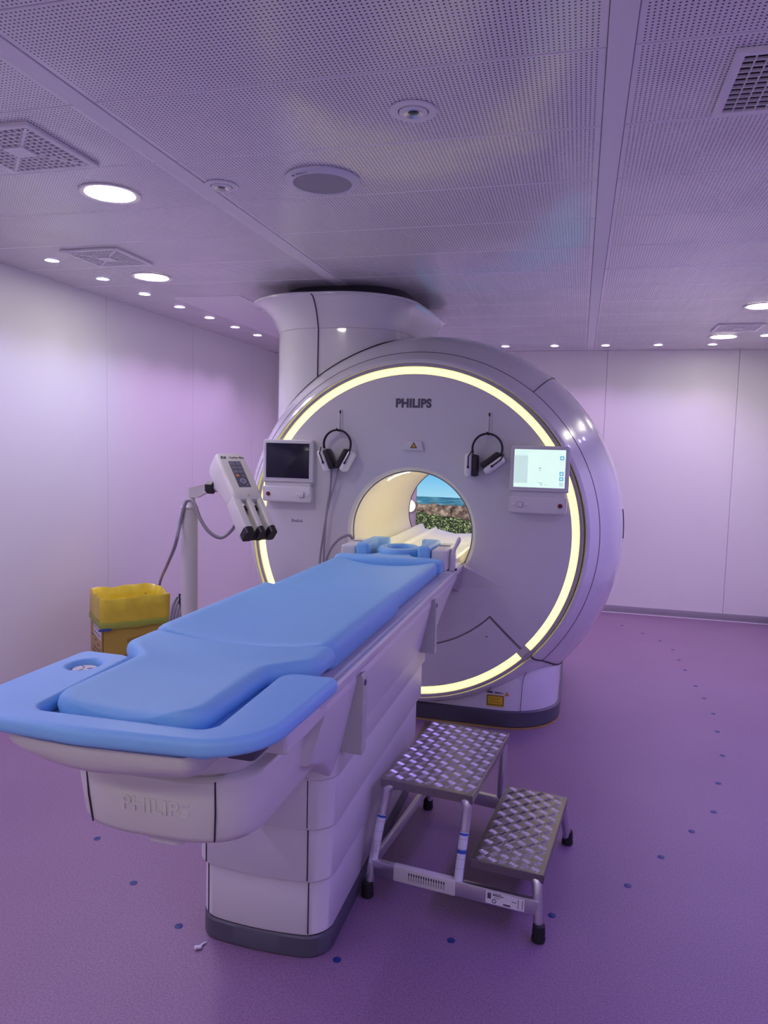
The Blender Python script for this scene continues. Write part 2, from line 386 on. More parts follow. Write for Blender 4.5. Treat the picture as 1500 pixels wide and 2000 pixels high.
# ------------------------------------------------------------------ ceiling fittings
def downlight(x, y, label):
    t = thing('downlight', label, 'ceiling light', (x, y, ZC), 'round white downlights')
    zlathe('trim_ring', [(0.098, ZC - 0.001), (0.122, ZC - 0.001), (0.124, ZC - 0.004), (0.118, ZC - 0.008), (0.100, ZC - 0.006)], CEILW, t, x, y, 40, ring=True)
    zlathe('diffuser', [(0.1, ZC - 0.001), (0.1, ZC - 0.005), (0.09, ZC - 0.007)], DOWNM, t, x, y, 40)
downlight(-1.915, 2.73, 'round lit downlight beside the large square vent with a centre plate')
downlight(-2.60, 4.12, 'round lit downlight close to the small dark vent and the wall row of coloured lights')
downlight(1.14, 5.51, 'round lit downlight farther from the back wall on the right-hand ceiling panels')
downlight(1.13, 6.86, 'round lit downlight between the flat vent and the back wall lights')
for (x, y) in ((-0.35, -1.0), (-1.2, -1.0), (-2.05, -1.0), (0.5, -1.0)):  # one set from the table shadow, the rest added behind camera for neutral light
    downlight(x, y, 'unseen round lit downlight in the ceiling over the entrance end of the room')

LEDM = {}
def led(x, y, col, label, group, aim=(0, 0), pw=1.0):
    t = thing('led_spot', label, 'led light', (x, y, ZC), group)
    key = tuple(round(c, 2) for c in col)
    if key not in LEDM: LEDM[key] = emis('led_glow', tuple(0.45 + 0.55 * c for c in col), 5.0)
    zlathe('bezel', [(0.036, ZC - 0.001), (0.046, ZC - 0.001), (0.046, ZC - 0.003), (0.038, ZC - 0.004)], CEILW, t, x, y, 24, ring=True)
    zlathe('lens', [(0.038, ZC - 0.001), (0.038, ZC - 0.0035), (0.030, ZC - 0.005)], LEDM[key], t, x, y, 24)
    ld = bpy.data.lights.new('led_beam', 'SPOT'); ld.energy = LED_W * pw; ld.color = col; ld.shadow_soft_size = 0.035
    ld.spot_size = rad(128); ld.spot_blend = 1.0
    lo = link(bpy.data.objects.new('led_beam', ld)); lo.parent = t; lo.location = (0, 0, -0.03)
    lo.rotation_euler = Vector((aim[0], aim[1], -1)).to_track_quat('-Z', 'Y').to_euler()
VIO, PNK, BLU, LAV = (0.36, 0.22, 1.0), (0.78, 0.47, 1.0), (0.56, 0.52, 1.0), (0.64, 0.48, 1.0)
for k in range(-9, 8):
    y = 3.2 + 0.4618 * k
    c = BLU if k in (1, 2, 3) else (PNK if k in (4, 5, 6, 7) else LAV)
    led(-2.95, y, c, 'small coloured LED spot in the row along the left wall', 'LED spots along the left wall', (0.22, 0), 1.0)
for k in range(-4, 5):
    led(-0.746 + 0.4667 * k, 7.33, PNK if k % 3 else LAV, 'small coloured LED spot in the row along the back wall', 'LED spots along the back wall', (0, -0.18), 0.75)
for k in range(-16, 1):
    led(1.45, 6.835 + PITCH_Y * k, VIO if k < -4 else LAV, 'small coloured LED spot in the row along the right wall', 'LED spots along the right wall', (-0.1, 0), 1.0)

def adj_spot(x, y, label, s=1.0):
    t = thing('gimbal_spotlight', label, 'spotlight', (x, y, ZC), 'unlit gimbal spotlights')
    zlathe('flange', [(0.045 * s, ZC - 0.001), (0.072 * s, ZC - 0.001), (0.073 * s, ZC - 0.003), (0.068 * s, ZC - 0.006), (0.047 * s, ZC - 0.006)], CEILW, t, x, y, 40, ring=True)
    zlathe('gap_ring', [(0.0, ZC - 0.001), (0.048 * s, ZC - 0.001), (0.048 * s, ZC - 0.0045), (0.0, ZC - 0.0045)], SEAM, t, x, y, 32)
    zlathe('gimbal', [(0.030 * s, ZC - 0.004), (0.0435 * s, ZC - 0.004), (0.0435 * s, ZC - 0.008), (0.030 * s, ZC - 0.012)], CEILW, t, x, y, 32, ring=True)
    zlathe('reflector', [(0.0295 * s, ZC - 0.013), (0.031 * s, ZC - 0.012), (0.022 * s, ZC - 0.006), (0.012 * s, ZC - 0.005)], ALU, t, x, y, 28, ring=True)
    zlathe('lamp_lens', [(0.0, ZC - 0.0055), (0.018 * s, ZC - 0.006), (0.012 * s, ZC - 0.010), (0.0, ZC - 0.011)], mat('lens_dark', (0.06, 0.06, 0.08), 0.1), t, x, y, 24)
adj_spot(-0.532, 2.252, 'unlit gimbal spotlight alone in the perforated ceiling panel before the speaker')
adj_spot(-1.415, 2.735, 'unlit gimbal spotlight between the ceiling rail and the round speaker', 0.92)

t = thing('ceiling_speaker', 'round ceiling loudspeaker with grey mesh and white rim', 'speaker', (-0.996, 2.744, ZC))
zlathe('rim', [(0.110, ZC - 0.001), (0.142, ZC - 0.001), (0.144, ZC - 0.006), (0.136, ZC - 0.014), (0.116, ZC - 0.020), (0.112, ZC - 0.018)], mat('speaker_rim', (0.70, 0.70, 0.76), 0.35), t, -0.996, 2.744, 48, ring=True)
zlathe('mesh_grille', [(0.0, ZC - 0.004), (0.113, ZC - 0.004), (0.113, ZC - 0.017), (0.06, ZC - 0.019), (0.0, ZC - 0.0195)], SPKG, t, -0.996, 2.744, 48)
slab('maker_emblem', [circ(-1.075, 2.642, 0.006, 18), circ(-1.075, 2.642, 0.004, 18)], 0.001, 0.0001, LOGO, t, Matrix.Translation((0, 0, ZC - 0.0185)), 0)
text('maker_lettering', 'BOSCH', 0.015, LOGO, t, Matrix.Translation((-1.035, 2.625, ZC - 0.0182)) @ Matrix.Rotation(rad(180), 4, 'X') @ Matrix.Rotation(rad(14), 4, 'Z'), 0.0002)

def vent_square(x, y, h, label, n=13, plate=True, slats=False):
    t = thing('air_vent', label, 'vent', (x, y, ZC), 'square ceiling vents')
    slab('frame', [[(x - h, y - h), (x + h, y - h), (x + h, y + h), (x - h, y + h)], [(x - h + 0.025, y - h + 0.025), (x + h - 0.025, y - h + 0.025), (x + h - 0.025, y + h - 0.025), (x - h + 0.025, y + h - 0.025)]], 0.012, 0.002, CEILW, t, Matrix.Translation((0, 0, ZC - 0.0125)), 1)
    g = h - 0.024
    box('shade_backing', x - g, x + g, y - g, y + g, ZC - 0.003, ZC - 0.0008, VENTD, t)  # near-black sheet paints the shaded depth behind the grille
    bm = bmesh.new(); st = 2 * g / n
    for i in range(1, n):
        p = -g + st * i; th = 0.0012 if slats else st * 0.13
        add_box(bm, x + p - th, x + p + th, y - g, y + g, ZC - 0.012, ZC - 0.003)
        add_box(bm, x - g, x + g, y + p - th, y + p + th, ZC - (0.0125 if not slats else 0.011), ZC - 0.003)
    if not slats:   # plain diagonal ribs between the four grid fields
        for s in (1, -1):
            d = Matrix.Translation((x, y, 0)) @ Matrix.Rotation(rad(45 * s), 4, 'Z')
            add_box(bm, -g * 1.38, g * 1.38, -st * 0.2, st * 0.2, ZC - 0.0128, ZC - 0.003, mtx=d)
    from_bm('grille', bm, CEILW, t, 0)
    if plate: box('centre_plate', x - g * 0.26, x + g * 0.26, y - g * 0.26, y + g * 0.26, ZC - 0.017, ZC - 0.003, CEILW, t, 0.001, 1)
vent_square(-1.945, 2.26, 0.185, 'large square vent with fine grid and blank centre plate beside the ceiling rail')
vent_square(-2.575, 3.645, 0.175, 'square vent with dark grid and blank centre plate by the left wall lights')
vent_square(0.515, 2.262, 0.185, 'square egg-crate vent with thin open blades', 11, False, True)
vent_square(1.15, 6.385, 0.17, 'square vent with pale blank centre plate by the back wall lights')

# ------------------------------------------------------------------ back-wall display
GX, GZ = -0.925, 1.115       # axis of the scanner
sc = thing('wall_display', 'large lit wall display showing a rocky green seashore under blue sky', 'screen', (-0.86, YB - 0.02, 1.15))
o = box('picture', -0.795, 0.795, -0.004, 0.004, -0.47, 0.47, sea_mat(), None); o.parent = sc; o.location = (0, -0.032, 0)
box('casing', -0.86 - 0.80, -0.86 + 0.80, YB - 0.048, YB - 0.013, 0.672, 1.628, BLACK, sc, 0.004, 1)
t = thing('wall_glow', 'small round warm glowing disc on the back wall beside the seashore display', 'wall lamp', (-1.735, YB - 0.012, 0.985))
lathe('glow_base', [(YB - 0.012, 0.0), (YB - 0.012, 0.07), (YB - 0.03, 0.068), (YB - 0.03, 0.0)], 0, 360, 28, PLAST, t, -1.735, 0.985)
lathe('glow_dome', [(YB - 0.030, 0.06), (YB - 0.045, 0.055), (YB - 0.06, 0.04), (YB - 0.066, 0.0)], 0, 360, 28, WGLOW, t, -1.735, 0.985)  # small emissive dome on the wall beside the display

# ------------------------------------------------------------------ MRI scanner
mri = thing('mri_scanner', 'large round white MRI scanner with a glowing yellow ring and open bore', 'mri scanner', (GX, 4.9, 0))
Y0 = 4.12
A0, A1 = -43.0, 223.0
faceprof_in = [(Y0 + 0.055, 0.356), (Y0 + 0.028, 0.362), (Y0 + 0.012, 0.378), (Y0 + 0.003, 0.41), (Y0, 0.46), (Y0 - 0.002, 0.55), (Y0 - 0.002, 0.652)]
faceprof_out = [(Y0 - 0.002, 0.652), (Y0 - 0.001, 0.78), (Y0 + 0.002, 0.88), (Y0 + 0.006, 0.9055), (Y0 + 0.03, 0.9055)]
front = lathe('front_cover', faceprof_in, 0, 360, 128, FACE, mri, GX, GZ)
lathe('front_cover', faceprof_out, A0, A1, 128, FACE, mri, GX, GZ)
lathe('gap_shade_backing', [(Y0 + 0.012, 0.60), (Y0 + 0.012, 0.93)], 0, 360, 96, GROOVE, mri, GX, GZ)  # grey paints the shade in the panel gap of the white cover
pan = lathe('lower_access_panel', [(Y0 + 0.012, 0.661), (Y0 - 0.004, 0.662), (Y0 - 0.0055, 0.668), (Y0 - 0.005, 0.78), (Y0, 0.88), (Y0 + 0.004, 0.9055), (Y0 + 0.03, 0.9055)], A0 - 0.9, -180 - A0 + 0.9, 64, FACE, mri, GX, GZ)
th = rad(-50); 
lathe('panel_screw', [(Y0 - 0.0085, 0.0), (Y0 - 0.0085, 0.011), (Y0 - 0.004, 0.012)], 0, 360, 20, PLAST, pan, GX + 0.465, GZ - 0.566)
lathe('screw_recess', [(Y0 - 0.0092, 0.0), (Y0 - 0.0092, 0.004)], 0, 360, 12, SEAM, pan, GX + 0.465, GZ - 0.566)
# light ring in two arcs with short frosted ends at the seam
ringp = [(Y0 + 0.03, 0.9065), (Y0 + 0.010, 0.9070), (Y0 + 0.008, 0.910), (Y0 + 0.008, 0.943), (Y0 + 0.010, 0.9465), (Y0 + 0.03, 0.947)]
lathe('light_ring', ringp, A0 + 1.6, A1 - 1.6, 160, RINGM, mri, GX, GZ)
lathe('light_ring', ringp, -180 - A0 - 1.6 + 3.2 - 1.6, A0 - 2.6, 64, RINGM, mri, GX, GZ)
for a in (A0, -180 - A0):
    lathe('ring_end_cap', ringp, a - 2.6 if a == A0 else a - 1.6, a + 1.6 if a == A0 else a + 2.6, 4, RINGOFF, mri, GX, GZ)
lathe('ring_groove', [(Y0 + 0.010, 0.9468), (Y0 + 0.000, 0.9485), (Y0 - 0.001, 0.951), (Y0 - 0.001, 0.963), (Y0 + 0.006, 0.9685)], 0, 360, 128, GROOVE, mri, GX, GZ)
outp = [(Y0 + 0.03, 0.9675), (Y0 + 0.004, 0.969), (Y0 + 0.003, 0.974), (Y0 + 0.015, 0.990), (Y0 + 0.06, 1.014), (Y0 + 0.13, 1.043), (Y0 + 0.19, 1.076), (Y0 + 0.26, 1.116), (Y0 + 0.33, 1.148), (Y0 + 0.42, 1.174), (Y0 + 0.52, 1.189), (Y0 + 0.62, 1.195), (Y0 + 0.94, 1.195), (Y0 + 1.10, 1.18), (Y0 + 1.26, 1.14), (Y0 + 1.40, 1.07), (Y0 + 1.50, 0.98), (Y0 + 1.55, 0.88)]
SXO = 1.012
lathe('outer_shell', outp, A0 + 0.25, A1 - 0.25, 160, SHELL, mri, GX, GZ, None, SXO)
def cap(a):
    d = abs(-90 - a) / 47.0
    return 0.985 + 0.215 * max(0, min(1, d)) ** 1.3
lathe('lower_shell', outp, -180 - A0 + 0.25, A0 - 0.25, 96, SHELL, mri, GX, GZ, cap, SXO)
lathe('inner_core', [(Y0 + 0.04, 0.96), (Y0 + 0.30, 1.08), (Y0 + 0.7, 1.10), (Y0 + 1.4, 1.0)], A0 - 4, A1 + 4, 96, GROOVE, mri, GX, GZ)
def prof_at(a, sub, lift=0.0015):
    return [(GX + (r + lift) * math.cos(rad(a)) * SXO, y - lift, GZ + (r + lift) * math.sin(rad(a))) for y, r in sub]
def arc_pts(y, r, a0, a1, n=120): return [(GX + r * math.cos(rad(a0 + (a1 - a0) * i / n)) * SXO, y, GZ + r * math.sin(rad(a0 + (a1 - a0) * i / n))) for i in range(n + 1)]
tube('shell_seam', arc_pts(Y0 + 0.13, 1.0435, A0, A1), 0.0022, SEAM, mri, 6)
tube('shell_seam', spline(prof_at(51.5, outp[5:14]), 3), 0.0026, SEAM, mri, 6)
tube('shell_seam', spline(prof_at(A0, outp[2:14]), 3), 0.0042, SEAM, mri, 6)
tube('shell_seam', spline(prof_at(180 - A0, outp[2:14]), 3), 0.0042, SEAM, mri, 6)
tube('side_latch', [(GX + 1.1875 * SXO * math.cos(rad(a)), Y0 + 0.50, GZ + 1.1875 * math.sin(rad(a))) for a in (-1.0, 0, 2, 4, 6, 7.5)], 0.003, SEAM, mri, 6)
lathe('rear_cover', [(Y0 + 1.55, 0.90), (Y0 + 1.56, 0.6), (Y0 + 1.54, 0.40), (Y0 + 1.50, 0.352)], 0, 360, 96, FACE, mri, GX, GZ)
# bore
lathe('bore_liner', [(Y0 + 0.05, 0.3515), (Y0 + 0.10, 0.350), (Y0 + 0.4, 0.350), (Y0 + 1.2, 0.350), (Y0 + 1.51, 0.350)], 0, 360, 96, CREAM, mri, GX, GZ)
lathe('bore_edge_seam', [(Y0 + 0.058, 0.358), (Y0 + 0.05, 0.3505)], 0, 360, 96, GROOVE, mri, GX, GZ)
lathe('bore_edge_seam', [(Y0 + 1.505, 0.3505), (Y0 + 1.50, 0.346), (Y0 + 1.512, 0.346)], 0, 360, 96, SEAM, mri, GX, GZ)
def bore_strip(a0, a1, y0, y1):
    lathe('bore_fill_glow', [(y0, 0.3485), (y0 + 0.004, 0.3465), (y1 - 0.004, 0.3465), (y1, 0.3485)], a0, a1, 10, BOREFILL, mri, GX, GZ)  # glowing strips added to brighten the bore, mostly hidden from the camera
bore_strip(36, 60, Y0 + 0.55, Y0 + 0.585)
bore_strip(100, 124, Y0 + 0.22, Y0 + 0.24)  # this glowing strip stands in for a reflection on the liner
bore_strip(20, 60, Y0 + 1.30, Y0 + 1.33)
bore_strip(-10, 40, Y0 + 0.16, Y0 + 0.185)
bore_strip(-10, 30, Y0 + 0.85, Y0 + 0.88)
# dock facet right under the bore
raw('dock_cover', [(GX + 0.06, 4.106, 0.80), (GX + 0.315, 4.096, 0.945), (GX + 0.56, 4.119, 0.835), (GX + 0.30, 4.112, 0.66), (GX - 0.30, 4.112, 0.66), (GX - 0.06, 4.106, 0.80), (GX - 0.315, 4.096, 0.945), (GX - 0.56, 4.119, 0.835), (GX + 0.315, 4.135, 0.957), (GX - 0.315, 4.135, 0.957), (GX + 0.25, 4.12, 0.52), (GX - 0.25, 4.12, 0.52)],
    [(0, 1, 2, 3), (5, 4, 7, 6), (0, 3, 4, 5), (1, 8, 2), (6, 7, 9), (0, 5, 6, 1), (3, 2, 10), (4, 11, 7), (3, 10, 11, 4)], FACE, mri, 0)
# base
def rrect(hw, y0, y1, r, k=10): return rpoly([(GX - hw, y0, r), (GX + hw, y0, r), (GX + hw, y1, r * 0.6), (GX - hw, y1, r * 0.6)], k)
rings = []
for z, hw, y0 in ((0.102, 0.868, 4.195), (0.125, 0.868, 4.195), (0.22, 0.868, 4.20), (0.30, 0.872, 4.215), (0.36, 0.868, 4.26), (0.44, 0.84, 4.36)):
    rings.append([(x, y, z) for x, y in rrect(hw, y0, 5.62, 0.33)])
bc = disc_loft('base_cover', rings, SHELL, mri)
disc_loft('kick_plate', [[(x, y, z) for x, y in rrect(hw, 4.185 - e, 5.63, 0.335)] for z, hw, e in ((0.006, 0.876, 0), (0.012, 0.88, 0.004), (0.095, 0.88, 0.004), (0.102, 0.872, -0.004))], KICK, mri)
disc_loft('floor_strip', [[(x, y, z) for x, y in rrect(0.878, 4.168, 5.63, 0.335)] for z in (0.0006, 0.006)], GOLD, mri)
tube('base_seam', spline([(GX + 0.665, 4.213, 0.10), (GX + 0.667, 4.212, 0.2), (GX + 0.672, 4.222, 0.29), (GX + 0.69, 4.25, 0.33)], 5), 0.0018, SEAM, bc, 6)
# labels on the base
lb = slab('warning_label', [rpoly([(-0.048, -0.031, 0.004), (0.048, -0.031, 0.004), (0.048, 0.031, 0.004), (-0.048, 0.031, 0.004)], 3)], 0.0012, 0.0003, INK, bc, face_m(GX + 0.52, 4.2005, 0.157), 1)
slab('label_field', [[(-0.044, -0.027), (0.044, -0.027), (0.044, 0.027), (-0.044, 0.027)]], 0.0012, 0.0002, YEL, lb, face_m(GX + 0.52, 4.1995, 0.157), 1) if False else None
bpy.data.objects.remove(lb)
fr = face_m(GX + 0.52, 4.1935, 0.158)
slab('warning_label', [[(-0.05, -0.036), (0.05, -0.036), (0.05, 0.032), (-0.05, 0.032)]], 0.0014, 0.0002, YEL, mri, fr, 1)
slab('label_border', [[(-0.047, -0.028), (0.047, -0.028), (0.047, 0.029), (-0.047, 0.029)], [(-0.043, -0.024), (0.043, -0.024), (0.043, 0.025), (-0.043, 0.025)]], 0.0006, 0.0001, INK, mri, fr @ Matrix.Translation((0, 0, 0.0014)), 1)
for i in range(3): slab('label_line', [[(-0.037, 0.012 - i * 0.012), (0.030 - 0.012 * (i % 2), 0.012 - i * 0.012), (0.030 - 0.012 * (i % 2), 0.015 - i * 0.012), (-0.037, 0.015 - i * 0.012)]], 0.0004, 0.00008, mat('label_ink_olive', (0.25, 0.17, 0.01), 0.6), mri, fr @ Matrix.Translation((0, 0, 0.0014)), 0)
slab('small_plate', [[(-0.05, 0.042), (-0.016, 0.042), (-0.016, 0.053), (-0.05, 0.053)]], 0.001, 0.0002, LOGO, mri, fr, 0)
slab('symbol_mark', [[(-0.004, 0.043), (0.046, 0.046), (0.046, 0.048), (0.004, 0.05), (-0.004, 0.05)]], 0.001, 0.0002, INK, mri, fr, 0)
slab('warning_triangle', [[(0.052, 0.034), (0.078, 0.034), (0.065, 0.058)]], 0.001, 0.0002, mat('label_orange', (0.6, 0.33, 0.02), 0.5), mri, fr, 0)
# lettering on the face
text('brand_lettering', 'PHILIPS', 0.066, LOGO, mri, face_m(GX, Y0 - 0.002, 1.853), 0.0012, 0.0034, 1.06, 0.93)
text('model_lettering', 'BlueSeal', 0.026, mat('lettering_faint', (0.28, 0.26, 0.36), 0.5), mri, face_m(-1.618, Y0 - 0.002, 1.15), 0.0008, 0.0002, 1.0, 0.85)
wp = slab('laser_window', [rpoly([(-0.062, -0.032, 0.006), (0.062, -0.032, 0.006), (0.045, 0.026, 0.006), (-0.045, 0.026, 0.006)], 4)], 0.016, 0.007, FACE, mri, face_m(GX + 0.012, Y0 - 0.001, 1.617), 2)
slab('warning_triangle', [[(-0.020, -0.022), (0.020, -0.022), (0.0, 0.014)]], 0.0012, 0.0003, INK, wp, face_m(GX + 0.012, Y0 - 0.017, 1.623), 1)
slab('triangle_field', [[(-0.013, -0.018), (0.013, -0.018), (0.0, 0.007)]], 0.0008, 0.0002, mat('label_orange', (0.6, 0.33, 0.02), 0.5), wp, face_m(GX + 0.012, Y0 - 0.0182, 1.623), 1)
# the two control displays
def display(x, on, knob_side):
    yb = Y0 + 0.004; z1, zs, z2 = 1.632, 1.383, 1.264; hw = 0.158
    body = slab('control_display', [rpoly([(-hw, 0, 0.004), (hw, 0, 0.004), (hw, 0.252, 0.016), (-hw, 0.252, 0.016)], 5)], 0.052, 0.006, PLAST, mri, face_m(x, yb, zs - 0.003, -0.0), 2)
    yy = yb - 0.052
    slab('bezel', [rpoly([(-hw + 0.012, 0.018, 0.004), (hw - 0.012, 0.018, 0.004), (hw - 0.012, 0.238, 0.006), (-hw + 0.012, 0.238, 0.006)], 4), [(-hw + 0.022, 0.026), (hw - 0.022, 0.026), (hw - 0.022, 0.231), (-hw + 0.022, 0.231)]], 0.0022, 0.0006, mat('bezel_white', (0.66, 0.66, 0.70), 0.35), body, face_m(x, yy, zs - 0.003), 1)
    scr = slab('screen', [[(-hw + 0.022, 0.026), (hw - 0.022, 0.026), (hw - 0.022, 0.231), (-hw + 0.022, 0.231)]], 0.0012, 0.0002, SCRON if on else NAVY, body, face_m(x, yy, zs - 0.003), 1)
    if on:
        def q(x0, y0, x1, y1, m, nm):
            slab(nm, [[(x0, y0), (x1, y0), (x1, y1), (x0, y1)]], 0.0004, 0.00005, m, body, face_m(x, yy - 0.0012, zs - 0.003), 0)
        q(-0.134, 0.048, -0.062, 0.198, SCRDIM, 'screen_sidebar')
        for a in (0.177, 0.093, 0.065): q(0.106, a, 0.128, a + 0.022, ICON, 'screen_icon'); slab('icon_glyph', [circ(0.117, a + 0.011, 0.0055, 10)], 0.0006, 0.00005, ICONL, body, face_m(x, yy - 0.0014, zs - 0.003), 0)
        q(0.106, 0.036, 0.128, 0.058, SCRDIM, 'screen_icon')
        q(-0.010, 0.038, 0.018, 0.056, SCRDIM, 'screen_icon'); q(-0.010, 0.038, 0.002, 0.047, ICONL, 'screen_icon')
        for a, b, c in ((-0.124, 0.2155, 0.004), (-0.004, 0.130, 0.014), (0.0, 0.119, 0.006), (-0.04, 0.041, 0.002), (0.032, 0.040, 0.004)): q(a, b, a + c, b + 0.0025, INK, 'screen_text')
        q(-0.112, 0.216, -0.050, 0.2175, ICON, 'screen_text'); q(-0.126, 0.203, -0.065, 0.2045, ICON, 'screen_text')
    low = slab('button_panel', [rpoly([(-hw + 0.002, 0, 0.014), (hw - 0.006, 0, 0.014), (hw - 0.006, 0.092, 0.004), (-hw + 0.002, 0.092, 0.004)], 5)], 0.058, 0.006, PLAST, mri, face_m(x, yb, z2), 2)
    slab('hinge_block', [rpoly([(-hw + 0.010, 0.086, 0.002), (hw - 0.014, 0.086, 0.002), (hw - 0.014, 0.124, 0.002), (-hw + 0.010, 0.124, 0.002)], 2)], 0.044, 0.004, FACE, mri, face_m(x, yb, z2), 2)
    yl = yb - 0.058; s = knob_side
    lathe('stop_button', [(yl, 0.0125), (yl - 0.004, 0.0125), (yl - 0.006, 0.010), (yl - 0.006, 0.0)], 0, 360, 24, REDB, low, x + s * (hw - 0.040), z2 + 0.046)
    cx = x - s * (hw - 0.062)
    slab('roller_knob', [rpoly([(-0.013, -0.013, 0.003), (0.013, -0.013, 0.003), (0.013, 0.013, 0.003), (-0.013, 0.013, 0.003)], 3)], 0.012, 0.003, PLAST, low, face_m(cx, yl, z2 + 0.046), 2)
    slab('knob_frame', [rpoly([(-0.016, -0.016, 0.003), (0.016, -0.016, 0.003), (0.016, 0.016, 0.003), (-0.016, 0.016, 0.003)], 3)], 0.0012, 0.0003, GROOVE, low, face_m(cx, yl, z2 + 0.046), 1)
    for dx in (-0.034, 0.034): slab('arrow_button', [circ(0, 0, 0.0075, 16)], 0.005, 0.002, mat('button_bright', (0.85, 0.85, 0.9), 0.3), low, face_m(cx + dx, yl, z2 + 0.046), 2)
display(-1.666, False, -1)
display(-0.206, True, 1)
# hooks for the headphones
HOOKS = [(-1.358, 1.757), (-0.491, 1.753)]
for hx_, hz_ in HOOKS:
    hk = slab('headphone_hook', [rpoly([(-0.013, -0.085, 0.0125), (0.013, -0.085, 0.0125), (0.013, 0.062, 0.0125), (-0.013, 0.062, 0.0125)], 6)], 0.006, 0.002, PLAST, mri, face_m(hx_, Y0 - 0.001, hz_), 2)
    slab('hook_slot', [rpoly([(-0.005, 0.034, 0.003), (0.005, 0.034, 0.003), (0.005, 0.054, 0.003), (-0.005, 0.054, 0.003)], 3)], 0.002, 0.0004, BLACK, hk, face_m(hx_, Y0 - 0.007, hz_), 1)
    slab('hook_bar', [rpoly([(-0.0025, -0.07, 0.002), (0.0025, -0.07, 0.002), (0.0025, 0.034, 0.002), (-0.0025, 0.034, 0.002)], 2)], 0.004, 0.001, mat('hook_grey', (0.4, 0.38, 0.45), 0.4), hk, face_m(hx_, Y0 - 0.007, hz_), 1)
    tube('hook_peg', [(hx_, Y0 - 0.007, hz_ - 0.066), (hx_, Y0 - 0.062, hz_ - 0.064), (hx_, Y0 - 0.070, hz_ - 0.055)], 0.0055, BLACK, hk, 8)

# service column up to the ceiling
def colring(grow, z, k=10):
    return [(x, y, z) for x, y in rpoly([(-2.02 - grow * 1.15, 4.47 - grow * 0.9, 0.36 + grow * 0.9), (-1.13 + grow * 0.3, 4.47 - grow * 0.9, 0.34 + grow * 0.9), (-1.08 + grow * 0.75, 5.75 + grow, 0.34 + grow), (-2.02 - grow * 1.15, 5.75 + grow, 0.28 + grow)], k)]
sc_ = disc_loft('service_column', [colring(0, 1.55), colring(0, 1.9), colring(0, 2.34)], SHELL, mri)
fl = []
for i in range(13):
    a = rad(90) * i / 12; fl.append(colring(0.002 + 0.15 * (1 - math.cos(a)) ** 0.7, 2.34 + 0.185 * math.sin(a)))
fl.append(colring(0.153, 2.535)); fl.append(colring(0.146, 2.541)); fl.append(colring(0.0, 2.541))
disc_loft('column_flare', fl, SHELL, mri)
disc_loft('column_neck', [colring(-0.05, 2.53), colring(-0.05, ZC - 0.003)], SEAM, mri)
seam = [at_y(620, 740, 4.468)] ; sx_ = seam[0].x
pts = [(sx_, 4.4685, z) for z in (1.95, 2.05, 2.15, 2.25, 2.34)] + [(sx_ - 0.001, 4.47 - 0.9 * (0.002 + 0.15 * (1 - math.cos(rad(90) * i / 12)) ** 0.7) - 0.0015, 2.34 + 0.185 * math.sin(rad(90) * i / 12)) for i in range(1, 13)]
tube('column_seam', pts, 0.004, SEAM, mri, 6)
tube('column_crease', [(x, y, 2.342) for x, y, z in colring(0.0028, 2.342)], 0.0012, GROOVE, mri, 5, True)

def r_at(y):
    for (ya, ra), (yb, rb) in zip(outp[1:-1], outp[2:]):
        if ya <= y <= yb: return ra + (rb - ra) * (y - ya) / (yb - ya)
    return 1.195
jp = []
for x, y, z in colring(0.003, 0):
    if y < 4.95 and abs(x - GX) < r_at(y) * SXO:
        jp.append((x, y, GZ + math.sqrt(r_at(y) ** 2 - ((x - GX) / SXO) ** 2) + 0.003))
jp.sort()
den = []
for a, b in zip(jp[:-1], jp[1:]):
    n_ = max(1, int(math.dist(a, b) / 0.03))
    for i in range(n_):
        x = a[0] + (b[0] - a[0]) * i / n_; y = a[1] + (b[1] - a[1]) * i / n_
        den.append((x, y, GZ + math.sqrt(r_at(y) ** 2 - ((x - GX) / SXO) ** 2) + 0.003))
tube('column_joint', den, 0.0042, SEAM, mri, 6)

# ------------------------------------------------------------------ patient table
TX = -0.925
tab = thing('patient_table', 'white motorised patient table on a telescoping pedestal docked to the scanner', 'patient table', (TX, 2.7, 0))
sec = [(0.0, 0.958), (0.24, 0.958), (0.272, 0.958), (0.278, 0.9565), (0.284, 0.9565), (0.287, 0.961), (0.296, 0.961), (0.2985, 0.958), (0.302, 0.958), (0.3045, 0.962), (0.318, 0.963), (0.325, 0.957), (0.324, 0.945), (0.316, 0.925), (0.300, 0.915), (0.0, 0.915)]
full = [(TX + x, z) for x, z in sec] + [(TX - x, z) for x, z in reversed(sec[1:-1])]
def sec_at(y, s=1.0, dz=0): return [(TX + (x - TX) * s, y, 0.94 + (z - 0.94) * s + dz) for x, z in full]
disc_loft('table_top', [sec_at(1.725, 0.955), sec_at(1.735, 0.985), sec_at(1.76, 1.0), sec_at(2.6), sec_at(4.03)], PLAST, tab, 25)
# beam under the top, deeper along the pedestal, rising towards the bore
def beam(y, zb, hb, zt=0.922, ht=0.305):
    L = rpoly([(-hb, zb, 0.02), (hb, zb, 0.02), (ht, zt - 0.03, 0.03), (ht - 0.004, zt, 0.004), (-ht + 0.004, zt, 0.004), (-ht, zt - 0.03, 0.03)], 4)
    return [(TX + x, y, z) for x, z in L]
disc_loft('side_beam', [beam(1.80, 0.74, 0.262), beam(1.95, 0.68, 0.252), beam(2.05, 0.60, 0.242), beam(3.30, 0.60, 0.242), beam(3.55, 0.62, 0.246), beam(3.85, 0.78, 0.27), beam(3.98, 0.865, 0.285)], PLAST, tab, 40)
